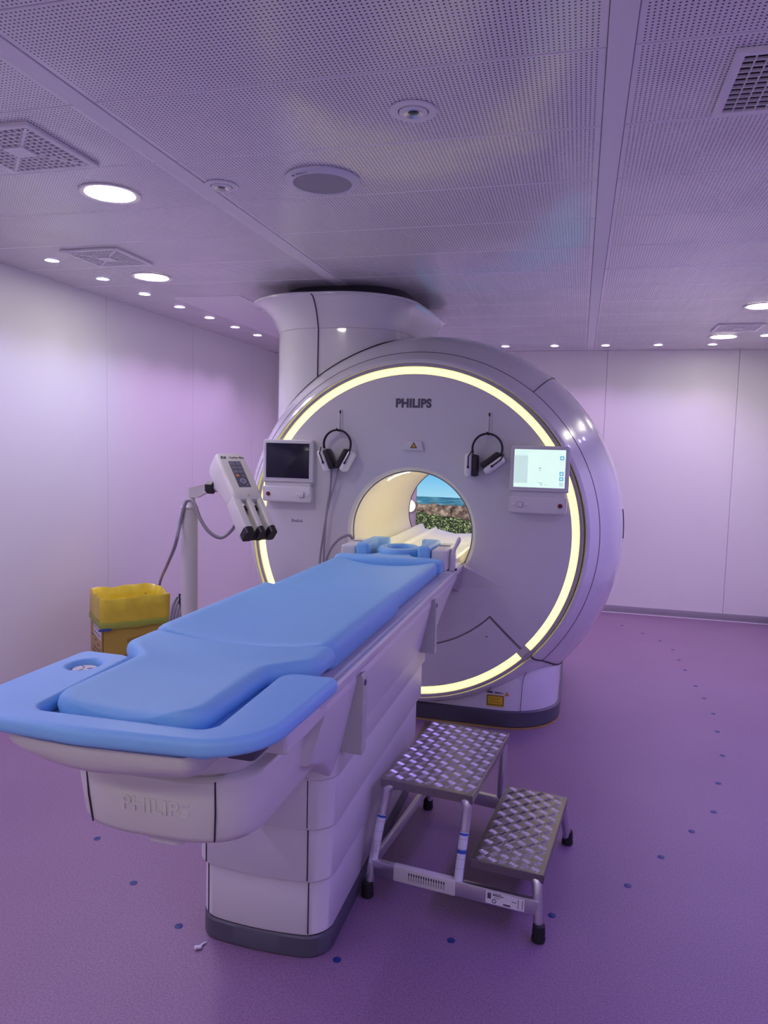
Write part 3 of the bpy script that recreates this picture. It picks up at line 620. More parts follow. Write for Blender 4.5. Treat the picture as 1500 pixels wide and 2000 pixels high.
# telescoping pedestal shells
def ped(hw, y0, y1, r=0.07, bow=0.022):
    L = rpoly([(TX + 0.012 - hw, y0, r), (TX + 0.012 + hw, y0, r), (TX + 0.012 + hw, y1, 0.02), (TX + 0.012 - hw, y1, 0.02)], 8)
    out = []
    for x, y in L:
        u = (x - TX - 0.012) / hw; f = max(0.0, 1 - (y - y0) / 0.2) if y < y0 + 0.2 else 0
        out.append((x, y - bow * (1 - u * u) * f))
    return out
def dens(loop, n=3):
    out = []
    for i in range(len(loop)):
        a, b = Vector(loop[i]), Vector(loop[(i + 1) % len(loop)])
        m = 10 if (b - a).length > 0.15 else 1
        out += [tuple(a.lerp(b, j / m)) for j in range(m)]
    return out
def pedd(hw, y0, y1, r=0.07, bow=0.022):
    base = dens(rpoly([(TX + 0.012 - hw, y0, r), (TX + 0.012 + hw, y0, r), (TX + 0.012 + hw, y1, 0.02), (TX + 0.012 - hw, y1, 0.02)], 8))
    return [(x, y - bow * (1 - ((x - TX - 0.012) / hw) ** 2) * max(0.0, 1 - (y - y0) / (r * 1.01)) if y < y0 + r else y) for x, y in base]
shells = [(0.585, 0.75, 0.246, 2.035, 3.40), (0.425, 0.60, 0.240, 2.042, 3.36), (0.250, 0.44, 0.231, 2.052, 3.30), (0.068, 0.265, 0.221, 2.064, 3.22)]
for i, (z0, z1, hw, y0, y1) in enumerate(shells):
    sh = disc_loft('pedestal_shell', [[(x, y, z0 + 0.004) for x, y in pedd(hw - 0.004, y0 + 0.004, y1)], [(x, y, z0 + 0.010) for x, y in pedd(hw, y0, y1)], [(x, y, z1) for x, y in pedd(hw, y0, y1)]], PLAST, tab, 40)
    for sx2 in (-0.185, 0.163):
        u = sx2 / hw; yy = y0 - 0.022 * (1 - u * u) + 0.003
        if abs(sx2) > hw - 0.07:
            c = hw - 0.07; d = abs(sx2) - c; yy = y0 + 0.07 - math.sqrt(max(0.07 ** 2 - d * d, 0)) - 0.022 * (1 - u * u) * max(0, 1 - (0.07 - math.sqrt(max(0.07 ** 2 - d * d, 0))) / 0.0707) + 0.001
        box('shell_seam', TX + 0.012 + sx2 - 0.0016, TX + 0.012 + sx2 + 0.0016, yy - 0.0035, yy + 0.004, z0 + 0.012, z1 - 0.012 if i else 0.60, SEAM, sh)
disc_loft('kick_plate', [[(x, y, z) for x, y in pedd(h, 2.064 - e, 3.23)] for z, h, e in ((0.0006, 0.219, -0.002), (0.006, 0.2225, 0.003), (0.064, 0.2225, 0.003), (0.070, 0.220, -0.002))], KICK, tab, 40)
# fins on the side
for yf in (2.09, 3.26):
    f = raw('side_fin', [(TX + 0.258, yf, 0.665), (TX + 0.325, yf, 0.663), (TX + 0.325, yf, 0.90), (TX + 0.318, yf, 0.915), (TX + 0.295, yf, 0.90), (TX + 0.25, yf + 0.045, 0.665), (TX + 0.325, yf + 0.045, 0.663), (TX + 0.325, yf + 0.045, 0.90), (TX + 0.318, yf + 0.045, 0.915), (TX + 0.29, yf + 0.045, 0.90)],
        [(0, 1, 2, 3, 4), (9, 8, 7, 6, 5), (0, 5, 6, 1), (1, 6, 7, 2), (2, 7, 8, 3), (3, 8, 9, 4), (4, 9, 5, 0)], BRK, tab, 0)
    lathe_y = yf + 0.022
    for zz, rr in ((0.885, 0.009), (0.82, 0.0045), (0.70, 0.0045)):
        bm = bmesh.new(); bmesh.ops.create_cone(bm, cap_ends=True, segments=16, radius1=rr, radius2=rr, depth=0.003, matrix=Matrix.Translation((TX + 0.326, lathe_y, zz)) @ Matrix.Rotation(rad(90), 4, 'Y'))
        from_bm('fin_screw', bm, mat('screw_blue', (0.05, 0.05, 0.2), 0.4) if rr > 0.005 else PLAST, f)
# rounded nose under the foot end
def nose(hw, yc, z, depth=0.20, yb=2.02):
    """plan outline: elliptical front, straight sides"""
    pts = [(TX - 0.002 + hw, yb, z)]
    for i in range(25):
        a = PI * i / 24; ca, sa = math.cos(a), math.sin(a)
        pts.append((TX - 0.002 + hw * math.copysign(abs(ca) ** 0.62, ca), yc + depth * (1 - abs(sa) ** 0.62), z))
    pts.append((TX - 0.002 - hw, yb, z)); return pts
ns = disc_loft('nose_cover', [nose(0.205, 1.50, 0.668, 0.17), nose(0.228, 1.462, 0.680, 0.19), nose(0.236, 1.448, 0.70, 0.2), nose(0.244, 1.44, 0.78, 0.2), nose(0.25, 1.435, 0.835, 0.2), nose(0.245, 1.445, 0.842, 0.2)], LIPG, tab, 40)
disc_loft('nose_collar', [nose(0.215, 1.46, 0.838, 0.19), nose(0.222, 1.43, 0.86, 0.19), nose(0.23, 1.385, 0.92, 0.19), nose(0.24, 1.37, 0.965, 0.19)], PLAST, tab, 40)
lipr = []
for z, g, yo in ((0.900, -0.055, 0.065), (0.906, -0.03, 0.03), (0.925, -0.008, 0.008), (0.955, 0.004, -0.006), (0.976, 0.004, -0.008)):
    lipr.append([(x, y, z + 0.020 * ((x - (-0.93)) / 0.24) ** 2 * (1 if z < 0.95 else 0)) for x, y in rpoly([(-1.185 - g, 1.275 + yo, 0.09), (-0.98, 1.258 + yo, 0.5), (-0.715 + g * 0.3, 1.275 + yo, 0.03), (-0.715 + g * 0.3, 1.62, 0.02), (-1.185 - g, 1.62, 0.05)], 7)])
disc_loft('tray_lip', lipr, LIPG, tab, 45)
disc_loft('nose_foot', [[(x, y, z) for x, y in rpoly([(-0.975 - g, 1.50 - g, 0.03), (-0.865 + g, 1.50 - g, 0.03), (-0.865 + g, 1.62, 0.03), (-0.975 - g, 1.62, 0.03)], 5)] for z, g in ((0.640, -0.012), (0.645, 0), (0.67, 0.004))], PLAST, tab)
for sx2 in (-0.168, 0.168):
    hw = 0.246; ca = abs(sx2 / hw) ** (1 / 0.62); sa = math.sqrt(1 - ca * ca); yy = 1.438 + 0.2 * (1 - sa ** 0.62)
    tube('nose_seam', [(TX - 0.002 + sx2 * 0.955, yy + 0.010, 0.690), (TX - 0.002 + sx2 * 0.99, yy + 0.002, 0.76), (TX - 0.002 + sx2, yy - 0.003, 0.838)], 0.0022, SEAM, ns, 6)
emb = text('embossed_lettering', 'PHILIPS', 0.052, LIPG, ns, face_m(TX + 0.02, 1.4410, 0.765, -0.1), 0.0018, 0.001, 1.05, 1.0)
for v in emb.data.vertices:      # follow the curve of the nose
    ca_ = abs((v.co.x - TX + 0.002) / 0.243) ** (1 / 0.62); v.co.y += 0.2 * (1 - math.sqrt(1 - ca_ * ca_) ** 0.62)
box('arm_plate', -0.70, -0.612, 1.52, 1.80, 0.89, 0.972, PLAST, tab, 0.012, 3)
box('arm_gap_shade', -0.705, -0.632, 1.385, 1.50, 0.928, 0.975, LOGO, tab, 0.012, 2)  # solid dark block paints the shaded gap under the tray
lathe('plate_hole', [(1.398, 0.0), (1.398, 0.006)], 0, 360, 12, SEAM, tab, -0.745, 0.915)
# bridge plate on the bore side and trough inside the bore
bsec = [(-0.285, 1.0), (-0.262, 1.005), (-0.245, 0.965), (-0.17, 0.952), (-0.155, 0.985), (-0.14, 0.965), (0.0, 0.935), (0.13, 0.945), (0.21, 0.962), (0.27, 0.99), (0.285, 0.985), (0.285, 0.93), (-0.285, 0.93)]
disc_loft('bore_trough', [[(TX + x, y, z) for x, z in bsec] for y in (4.086, 4.5, 5.0, 5.76)], mat('trough_white', (0.82, 0.82, 0.82), 0.35), tab, 30)
box('bridge_plate', TX - 0.31, TX + 0.31, 3.72, 4.084, 0.918, 0.966, PLAST, tab, 0.008, 2)
raw('dock_cheek', [(TX + 0.312, 3.98, 0.955), (TX + 0.325, 4.084, 0.955), (TX + 0.30, 4.084, 0.80), (TX + 0.27, 4.0, 0.84), (TX + 0.24, 3.98, 0.955), (TX + 0.24, 4.084, 0.955), (TX + 0.22, 4.084, 0.80), (TX + 0.22, 4.0, 0.84)], [(0, 1, 2, 3), (4, 7, 6, 5), (0, 4, 5, 1), (1, 5, 6, 2), (2, 6, 7, 3), (3, 7, 4, 0)], mat('cheek_grey', (0.45, 0.42, 0.46), 0.5), tab, 0)

# ------------------------------------------------------------------ mattress pads
def pad(name, label, y0, y1, hwf, zb, zt, dish=0.03, r=0.028, re=0.03, cx=TX, group='blue table pads', ny=18, m=BLUE, wr=0.0):
    st = []
    for i in range(6): a = rad(90) * i / 5; st.append((y0 + re * (1 - math.sin(a)), re * (1 - math.cos(a))))
    st = [(y0 + re * (1 - math.cos(rad(90) * i / 5)), re * (1 - math.sin(rad(90) * i / 5))) for i in range(6)]
    mid = [(y0 + re + (y1 - y0 - 2 * re) * i / ny, 0) for i in range(1, ny)]
    en = [(y1 - re * (1 - math.cos(rad(90) * i / 5)), re * (1 - math.sin(rad(90) * i / 5))) for i in range(5, -1, -1)]
    rings = []
    for y, ins in st + mid + en:
        hw = hwf(y) - ins * 0.7; b = zb + ins * 0.35; tz = zt - ins * 0.65
        L = []
        nt_ = 22
        for j in range(nt_ + 1):      # top, right to left
            u = 1 - 2 * j / nt_; x = u * (hw - r); L.append((x, tz - dish * (1 - (x / hw) ** 2) - dish * 0.0 + wr * math.sin(y * 160 + x * 11) * max(0, (y - y1 + 0.35)) * 2))
        ed = tz - dish * (1 - ((hw - r) / hw) ** 2)
        for j in range(1, 6):
            a = rad(90) + rad(90) * j / 6; L.append((-(hw - r) + r * math.cos(a), ed - r + r * math.sin(a)))
        L.append((-hw, ed - r)); L.append((-hw + 0.004, b + 0.008)); L.append((-hw + 0.012, b)); L.append((hw - 0.012, b)); L.append((hw - 0.004, b + 0.008)); L.append((hw, ed - r))
        for j in range(5, 0, -1):
            a = rad(90) - rad(90) * j / 6; L.append(((hw - r) + r * math.cos(a), ed - r + r * math.sin(a)))
        rings.append([(cx + x, y, z) for x, z in L])
    return tag(disc_loft(name, rings, m, None, 60), label, 'mattress pad', group)
def sm(a, b, t): t = max(0, min(1, (t - a) / (b - a))); return t * t * (3 - 2 * t)
def foot_hw(y):
    h = 0.190 + 0.100 * sm(1.66, 1.79, y)
    d = max(0, 0.07 - (y - 1.325)); h -= 0.07 - math.sqrt(max(0.07 ** 2 - d * d, 0.0)) if d > 0 else 0
    return h
pad('foot_pad', 'blue vinyl foot pad with narrow end lying in the blue foot tray', 1.325, 1.915, foot_hw, 0.9936, 1.052, 0.022, 0.03, 0.026, TX + 0.010, ny=34)
pad('body_pad', 'long blue vinyl pad in the middle of the table', 1.9165, 2.727, lambda y: 0.288, 0.969, 1.060, 0.036, 0.030, 0.040)
pad('shoulder_pad', 'blue vinyl pad with wrinkles next to the head cushion', 2.7285, 3.585, lambda y: 0.272, 0.969, 1.045, 0.036, 0.026, 0.04, wr=0.0022, ny=70)
# blue foot tray: U-shaped moulded frame with a cup hole
TZ = 1.03
inner_back_r, inner_back_l = -0.715, -1.128
outer = rpoly([(-1.285, 1.705, 0.035), (-1.285, 1.235, 0.12), (-0.95, 1.215, 0.6), (-0.565, 1.245, 0.16), (-0.548, 1.705, 0.025), (-0.70, 1.70, 0.05), (-0.688, 1.30, 0.035), (-1.10, 1.29, 0.035), (-1.122, 1.70, 0.04)], 9)
hole = [(-1.198 + 0.035 * math.cos(2 * PI * k / 28), 1.590 + 0.046 * math.sin(2 * PI * k / 28)) for k in range(28)]
tr = thing('foot_tray', 'smooth bright blue U-shaped foot tray with a cup hole at the table end', 'foot tray', (TX, 1.45, 0.975))
slab('tray_frame', [outer, hole], 0.040, 0.016, TRAYB, tr, Matrix.Translation((0, 0, TZ - 0.040)), 5, 60)
slab('tray_floor', [rpoly([(-1.15, 1.70, 0.02), (-1.15, 1.27, 0.03), (-0.67, 1.27, 0.03), (-0.67, 1.70, 0.02)], 4)], 0.016, 0.002, TRAYB, tr, Matrix.Translation((0, 0, 0.977)), 2)
cup = zlathe('cup_dial', [(0.0, 0.99), (0.034, 0.99), (0.034, 1.012), (0.030, 1.017), (0.0, 1.017)], PLAST, tr, -1.198, 1.590, 28)
for a in (20, 140, 260):
    d = Matrix.Translation((-1.198, 1.590, 0)) @ Matrix.Rotation(rad(a), 4, 'Z'); box('dial_spoke', 0.006, 0.028, -0.0015, 0.0015, 1.016, 1.0185, GREYC, cup, 0, mtx=d)

# head section ------------------------------------------------------------
HY = 3.87
neck = rpoly([(TX - 0.285, 3.587, 0.03), (TX + 0.285, 3.587, 0.03), (TX + 0.285, 3.675, 0.035), (TX + 0.12, 3.695, 0.03), (TX + 0.09, 3.79, 0.02), (TX - 0.09, 3.79, 0.02), (TX - 0.12, 3.695, 0.03), (TX - 0.285, 3.675, 0.035)], 5)
hc = thing('head_cushion', 'blue head cushion with a hollow headrest ring', 'head cushion', (TX, HY, 0.967))
slab('neck_rest', [neck], 0.076, 0.024, BLUE, hc, Matrix.Translation((0, 0, 0.968)), 5, 60)
slab('headrest_ring', [circ(TX, HY, 0.118, 40, 0.150), circ(TX, HY + 0.012, 0.072, 34, 0.092)], 0.100, 0.022, BLUE, hc, Matrix.Translation((0, 0, 0.968)), 5, 60)
slab('hollow_floor', [circ(TX, HY, 0.10, 30, 0.125)], 0.03, 0.006, BLUE, hc, Matrix.Translation((0, 0, 0.972)), 2)
hcoil = thing('head_coil_base', 'white head coil base with ribbed side blocks around the head cushion', 'coil base', (TX, 3.9, 0.966))
for s in (-1, 1):
    bl = box('side_block', TX + s * 0.205, TX + s * 0.285, 3.725, 4.05, 0.967, 1.078, PLAST, hcoil, 0.010, 3) if s > 0 else box('side_block', TX - 0.285, TX - 0.205, 3.725, 4.05, 0.967, 1.078, PLAST, hcoil, 0.010, 3)
    for i in range(4):
        box('rib', min(TX + s * 0.284, TX + s * 0.289), max(TX + s * 0.284, TX + s * 0.289), 3.76 + i * 0.06, 3.785 + i * 0.06, 0.975, 1.070, GREYC if i % 2 else PLAST, bl, 0.001, 1)
    box('block_cap', min(TX + s * 0.215, TX + s * 0.275), max(TX + s * 0.215, TX + s * 0.275), 3.90, 3.92, 1.0785, 1.082, GREYC, bl, 0.001, 1)
for s in (-1, 1):
    P = [(TX + s * 0.20, 3.715, 0.012), (TX + s * 0.20, 4.045, 0.02), (TX + s * 0.085, 4.055, 0.02), (TX + s * 0.10, 4.00, 0.02), (TX + s * 0.135, 3.93, 0.05), (TX + s * 0.14, 3.80, 0.05), (TX + s * 0.13, 3.715, 0.02)]
    c = slab('side_cushion', [rpoly(P, 5)], 0.128, 0.016, BLUE, None, Matrix.Translation((0, 0, 0.967)), 4, 60)
    tag(c, 'blue wedge cushion by the head cushion, next to the %s' % ('upright white handle' if s > 0 else 'grey plug cable'), 'cushion', 'blue wedge cushions')
t = thing('coil_handle', 'upright white handle with a tapered grip beside the head cushion', 'handle', (TX + 0.268, 3.66, 0.964))  # coil handle with a paddle-like grip
hxx, hyy = TX + 0.262, 3.80
hxx = TX + 0.305
zlathe('handle_base', [(0.020, 0.9665), (0.020, 0.975), (0.017, 1.0), (0.017, 1.04), (0.010, 1.062)], PLAST, t, hxx, hyy, 20)
tube('handle_grip', spline([(hxx, hyy, 1.05), (hxx + 0.012, hyy, 1.085), (hxx + 0.028, hyy, 1.12), (hxx + 0.034, hyy, 1.145)], 4), 0.01, PLAST, t, 12, False, [0.009, 0.0085, 0.0085, 0.009, 0.0095, 0.010, 0.0105, 0.011, 0.0115, 0.0115, 0.0105, 0.008, 0.004])
for dx in (-0.02, 0.02): box('base_clip', hxx + dx - 0.006, hxx + dx + 0.006, hyy - 0.012, hyy + 0.012, 0.9665, 0.978, BLACK, t, 0.002, 1)
t = thing('coil_plug', 'white coil connector with a looped grey cable beside the scanner face', 'connector', (TX - 0.29, 3.98, 0.966))
box('plug_body', TX - 0.318, TX - 0.292, 3.95, 4.02, 0.9665, 1.075, PLAST, t, 0.006, 2)
box('plug_foot', TX - 0.324, TX - 0.292, 3.74, 3.95, 0.9665, 0.992, PLAST, t, 0.006, 2)
tube('plug_cable', spline([(TX - 0.304, 3.985, 1.065), (TX - 0.306, 3.98, 1.088), (TX - 0.33, 3.97, 1.098), (TX - 0.38, 3.95, 1.07), (TX - 0.42, 3.93, 1.01), (TX - 0.44, 3.92, 0.93), (TX - 0.44, 3.93, 0.80)], 6), 0.009, GREYC, t, 10)

# ------------------------------------------------------------------ headphones
def headphones(hx, hz, label, tl, tr_, cables):
    """band hangs on the hook peg; cups swing inward by tl / tr_ degrees"""
    yc = Y0 - 0.052
    t = thing('headphones', label, 'headphones', (hx, yc, hz - 0.25), 'headphones hanging on the scanner')
    R = 0.082; cz = hz - 0.066 - R + 0.004
    arc = [(hx + R * math.cos(rad(a)), yc, cz + R * 1.0 * math.sin(rad(a))) for a in range(-25, 206, 7)]
    vs, fs = tube_data(arc, 0.006, 8)
    vs = [Vector((v.x, yc + (v.y - yc) * 2.2, v.z)) for v in vs]
    raw('headband', vs, fs, BLACK, t, 60)
    for s, tilt in ((-1, tl), (1, tr_)):
        px_, pz_ = hx + s * R * math.cos(rad(-25)), cz + R * math.sin(rad(-25))
        mm = Matrix.Translation((px_, yc, pz_)) @ Matrix.Rotation(rad(tilt), 4, 'Y')
        def cup(n, x0, x1, hy, z0, z1, m, par, bev):
            return box(n, min(s * x0, s * x1), max(s * x0, s * x1), -hy, hy, z0, z1, m, par, bev, 4, mm)
        sh = cup('ear_cup', 0.004, 0.044, 0.044, -0.122, 0.006, mat('cup_white', (0.84, 0.84, 0.84), 0.4), t, 0.016)
        cup('ear_cushion', -0.028, 0.005, 0.040, -0.120, 0.0, BLACK, t, 0.011)
        tube('yoke_wire', [mm @ Vector((s * 0.006, -0.030, 0.02)), mm @ Vector((s * 0.022, -0.048, -0.01)), mm @ Vector((s * 0.022, -0.049, -0.065))], 0.0035, BLACK, t, 8)
        tube('yoke_tip', [mm @ Vector((s * 0.022, -0.049, -0.062)), mm @ Vector((s * 0.022, -0.049, -0.075))], 0.006, BLACK, t, 8)
        tube('yoke_arm', [(px_, yc, pz_ + 0.004), mm @ Vector((s * 0.004, 0, -0.012))], 0.010, BLACK, t, 8)
    for c in cables: tube('audio_tube', spline(c, 8), 0.0062, GREYC, t, 8)
hx0, hz0 = HOOKS[0]
def fp(x, y, Y=4.08): v = at_y(x, y, Y); return (v.x, v.y, v.z)
headphones(hx0, hz0, 'white headphones with two grey air tubes hanging beside the dark display', -22, 28,
    [[fp(644, 893), fp(647, 915), fp(645, 955), fp(638, 1000), fp(634, 1050), fp(632, 1088), fp(632, 1120)], [fp(667, 897), fp(658, 930), fp(646, 972), fp(637, 1010), fp(629, 1060), fp(625, 1090), fp(624, 1120)]])
hx1, hz1 = HOOKS[1]
headphones(hx1, hz1, 'white headphones without tubes hanging beside the lit display', 0, 52, [])

# ------------------------------------------------------------------ contrast injector on a stand
IY = 3.50
pc = at_y(370, 1100, IY); ix = pc.x
inj = thing('contrast_injector', 'white twin-syringe contrast injector head on a light grey pole', 'injector', (ix, IY, 0))
zp = at_y(370, 992, IY).z
tube('pole', [(ix, IY, 0.06), (ix, IY, 0.6), (ix, IY, zp)], 0.0435, METALW, inj, 28)
zlathe('pole_cap', [(0.0435, zp - 0.002), (0.047, zp), (0.047, zp + 0.006), (0.0435, zp + 0.009), (0.0, zp + 0.009)], METALW, inj, ix, IY, 28)
bs = zlathe('stand_base', [(0.22, 0.03), (0.23, 0.035), (0.23, 0.05), (0.10, 0.068), (0.05, 0.075)], METALW, inj, ix, IY, 32)
for a in range(4):
    zlathe('caster', [(0.02, 0.0006), (0.026, 0.006), (0.026, 0.03), (0.015, 0.034)], RUBBER, bs, ix + 0.19 * math.cos(rad(45 + 90 * a)), IY + 0.19 * math.sin(rad(45 + 90 * a)), 12)
za = at_y(370, 957, IY).z
jt = at_y(432, 953, IY - 0.02)          # swivel joint on the side of the head
tube('upper_stem', [(ix + 0.012, IY, zp), (ix + 0.012, IY, za + 0.005)], 0.019, METALW, inj, 16)
pts = [Vector((ix + 0.004, IY, za - 0.035)), Vector((ix + 0.004, IY, za + 0.012)), Vector((jt.x - 0.07, IY - 0.012, jt.z + 0.022)), Vector((jt.x - 0.07, IY - 0.012, jt.z - 0.022)), Vector((ix + 0.05, IY, za - 0.038))]
n_ = Vector((0, 0.018, 0)); V8 = [p - n_ for p in pts] + [p + n_ for p in pts]
raw('swing_arm', V8, [(0, 1, 2, 3, 4), (9, 8, 7, 6, 5), (0, 5, 6, 1), (1, 6, 7, 2), (2, 7, 8, 3), (3, 8, 9, 4), (4, 9, 5, 0)], METALW, inj, 0)
kb = []
for i, (dx, r) in enumerate(((-0.085, 0.022), (-0.080, 0.030), (-0.045, 0.030), (-0.038, 0.022))):
    kb.append([(jt.x + dx, IY - 0.016 + r * (1 + 0.12 * (k % 2)) * math.cos(2 * PI * k / 12), jt.z + r * (1 + 0.12 * (k % 2)) * math.sin(2 * PI * k / 12)) for k in range(12)])
disc_loft('tilt_knob', kb, BLACK, inj, 20)
tube('knob_collar', [(jt.x - 0.040, IY - 0.016, jt.z), (jt.x - 0.022, IY - 0.016, jt.z)], 0.017, ALU, inj, 18)
# head: local axes W (across), L (down the body), N (out of the face)
aW, tL = rad(53), rad(45)
Wv = Vector((math.cos(aW), math.sin(aW), 0)); N0 = Vector((math.sin(aW), -math.cos(aW), 0))
Lv = (Vector((0, 0, -1)) * math.cos(tL) + N0 * math.sin(tL)).normalized(); Nv = (N0 * math.cos(tL) + Vector((0, 0, 1)) * math.sin(tL)).normalized()
o0 = at_y(475, 965, IY - 0.06)
def hmat(org): return Matrix(((Wv.x, Lv.x, Nv.x, org.x), (Wv.y, Lv.y, Nv.y, org.y), (Wv.z, Lv.z, Nv.z, org.z), (0, 0, 0, 1)))
HM = hmat(o0)
def hb(n, x0, x1, l0, l1, n0, n1, m, par, bev=0.004, seg=2): return box(n, x0, x1, l0, l1, n0, n1, m, par, bev, seg, HM)
tube('swivel_joint', [(jt.x - 0.026, IY - 0.016, jt.z), (jt.x + 0.005, IY - 0.018, jt.z), (o0.x - 0.03, o0.y + 0.03, jt.z)], 0.024, METALW, inj, 20)
def hsec(l, x0, x1, n0, n1, r=0.02): return [HM @ Vector((x, l, n)) for x, n in rpoly([(x0, n0, r), (x1, n0, r), (x1, n1, r), (x0, n1, r)], 4)]
HB = disc_loft('injector_body', [hsec(-0.262, -0.062, 0.062, -0.07, 0.018), hsec(-0.255, -0.076, 0.074, -0.085, 0.030), hsec(-0.235, -0.082, 0.080, -0.10, 0.036), hsec(-0.14, -0.085, 0.083, -0.105, 0.036), hsec(-0.06, -0.085, 0.083, -0.085, 0.036), hsec(0.0, -0.084, 0.082, -0.07, 0.036), hsec(0.035, -0.084, 0.082, -0.07, 0.036), hsec(0.055, -0.080, 0.078, -0.062, 0.024)], LIPG, inj, 40)
hb('back_plate', -0.082, 0.080, 0.03, 0.245, -0.062, -0.018, METALW, inj, 0.006)
for x0, x1 in ((-0.084, -0.042), (-0.010, 0.018), (0.050, 0.082)):
    hb('syringe_rail', x0, x1, 0.03, 0.235, -0.060, 0.026, LIPG, inj, 0.006, 3)
    ec = [HM @ Vector((x, l, n)) for l in (0.232, 0.268) for x, n in rpoly([(x0 - 0.004, -0.045, 0.012), (x1 + 0.004, -0.045, 0.012), (x1 + 0.004, 0.030, 0.018), (x0 - 0.004, 0.030, 0.018)], 3)]
    k = len(ec) // 2; disc_loft('rail_end_cap', [ec[:k], ec[k:]], BLACK, inj, 20)
hb('end_bar', -0.080, 0.078, 0.236, 0.262, -0.05, -0.012, BLACK, inj, 0.003)
for xc in (-0.026, 0.034):
    hb('syringe_cradle', xc - 0.015, xc + 0.015, 0.056, 0.10, -0.02, -0.012, BLACK, inj, 0.002)
    tube('plunger', [HM @ Vector((xc, 0.050, -0.002)), HM @ Vector((xc, 0.085, -0.002))], 0.012, ALU, inj, 16)
    tube('plunger_tip', [HM @ Vector((xc, 0.085, -0.002)), HM @ Vector((xc, 0.105, -0.002))], 0.0125, BLACK, inj, 16)
hb('button_panel_frame', -0.030, 0.038, -0.195, -0.015, 0.0345, 0.0375, mat('panel_dark_grey', (0.12, 0.12, 0.16), 0.4), HB, 0.001, 1)
kp = mat('key_grey', (0.22, 0.22, 0.27), 0.4)
for (x0, x1, l0, l1) in ((-0.026, 0.002, -0.190, -0.165), (0.006, 0.034, -0.190, -0.165), (-0.026, 0.002, -0.160, -0.140), (0.006, 0.034, -0.160, -0.140), (-0.026, 0.002, -0.132, -0.112), (0.006, 0.034, -0.132, -0.112)):
    hb('membrane_key', x0, x1, l0, l1, 0.0375, 0.0383, kp, HB, 0.0006, 1)
def hdisc(n, x, l, r, m, r1=None):
    fl_ = [circ(x, l, r, 24)] + ([circ(x, l, r1, 24)] if r1 else []); slab(n, fl_, 0.0012, 0.0003, m, HB, HM @ Matrix.Translation((0, 0, 0.0375)), 1)
hdisc('start_key', -0.012, -0.094, 0.010, mat('key_orange', (0.62, 0.25, 0.10), 0.45)); hdisc('stop_key', 0.020, -0.092, 0.009, kp)
hdisc('jog_ring', 0.006, -0.057, 0.017, mat('key_pale', (0.42, 0.42, 0.50), 0.4), 0.011); hdisc('jog_key', 0.006, -0.057, 0.008, kp); hdisc('power_key', 0.022, -0.030, 0.004, mat('key_pale', (0.42, 0.42, 0.5), 0.4))
tm = HM @ Matrix.Translation((0.010, -0.222, 0.0365)) @ Matrix.Rotation(PI, 4, 'X') @ Matrix.Rotation(PI, 4, 'Z')
tm = Matrix(((Wv.x, -Lv.x, Nv.x, 0), (Wv.y, -Lv.y, Nv.y, 0), (Wv.z, -Lv.z, Nv.z, 0), (0, 0, 0, 1)))
def tmat(x, l, n=0.0365): p = HM @ Vector((x, l, n)); return Matrix.Translation(p) @ tm
text('model_lettering', 'OptiStar Elite', 0.0165, INK, HB, tmat(0.026, -0.221), 0.0003, 0.0002, 1.0, 0.92)
slab('maker_badge', [[(-0.014, -0.008), (0.014, -0.008), (0.014, 0.008), (-0.014, 0.008)]], 0.0006, 0.0001, INK, HB, tmat(-0.048, -0.221, 0.0362), 0)
text('badge_lettering', 'LF', 0.015, WHITEP, HB, tmat(-0.048, -0.221, 0.0370), 0.0003, 0.0003)
slab('warning_triangle', [[(-0.005, 0.005), (0.005, 0.005), (0, -0.005)]], 0.0006, 0.0001, YEL, HB, tmat(0.004, 0.040, 0.0365), 0)
# cable loop from the head over the arm and down to the coil on the pole
def ip(x, y, Y=IY): v = at_y(x, y, Y); return (v.x, v.y, v.z)
e0 = HM @ Vector((-0.06, 0.13, -0.06))
tube('injector_cable', spline([tuple(e0), ip(452, 1036, IY - 0.02), ip(432, 1050, IY - 0.03), ip(410, 1040, IY - 0.05), ip(392, 1015, IY - 0.055), ip(380, 985, IY - 0.05), ip(370, 977, IY - 0.048), ip(361, 985, IY - 0.05), ip(352, 1020, IY - 0.05), ip(342, 1065, IY - 0.05), ip(328, 1100, IY + 0.35), ip(313, 1136, 4.75), ip(306, 1180, 4.9), ip(304, 1240, 4.9)], 7), 0.0095, GREYC, inj, 10)
for j, dx in enumerate((0.0, 0.012, 0.026, 0.038)):
    cx_ = ix - 0.085 + dx
    lp = [(cx_ + 0.012 * math.sin(2 * PI * k / 24), IY + 0.005 * j + 0.05 * math.cos(2 * PI * k / 24), 0.655 - 0.01 * j + 0.115 * math.sin(2 * PI * k / 24)) for k in range(24)]
    tube('coiled_cable', lp, 0.0085, GREYC, inj, 8, True)
tube('coil_hook', [(ix - 0.046, IY - 0.02, 0.79), (ix - 0.046, IY - 0.02, 0.66)], 0.004, BLACK, inj, 6)
for zz in (0.79, 0.73): tube('coil_hook', [(ix - 0.040, IY - 0.018, zz), (ix - 0.052, IY - 0.022, zz)], 0.005, BLACK, inj, 6)

# ------------------------------------------------------------------ yellow waste box
BT = 0.60
bA, bB, bC, bD = [Vector(p) for p in ((-2.865, 3.965), (-2.575, 4.29), (-2.865, 4.58), (-3.165, 4.255))]
cen = (bA + bB + bC + bD) / 4
wbx = thing('waste_box', 'yellow cardboard waste box lined with a yellow plastic bag', 'waste box', (cen.x, cen.y, 0))
def ins(k): return [cen + (p - cen) * k for p in (bA, bB, bC, bD)]
def quadloop(k, z): return [(p.x, p.y, z) for p in ins(k)]
body = disc_loft('carton', [quadloop(0.97, 0.0006), quadloop(0.97, BT - 0.06), quadloop(0.955, BT - 0.06), quadloop(0.955, 0.012)], CARD, wbx, 0)
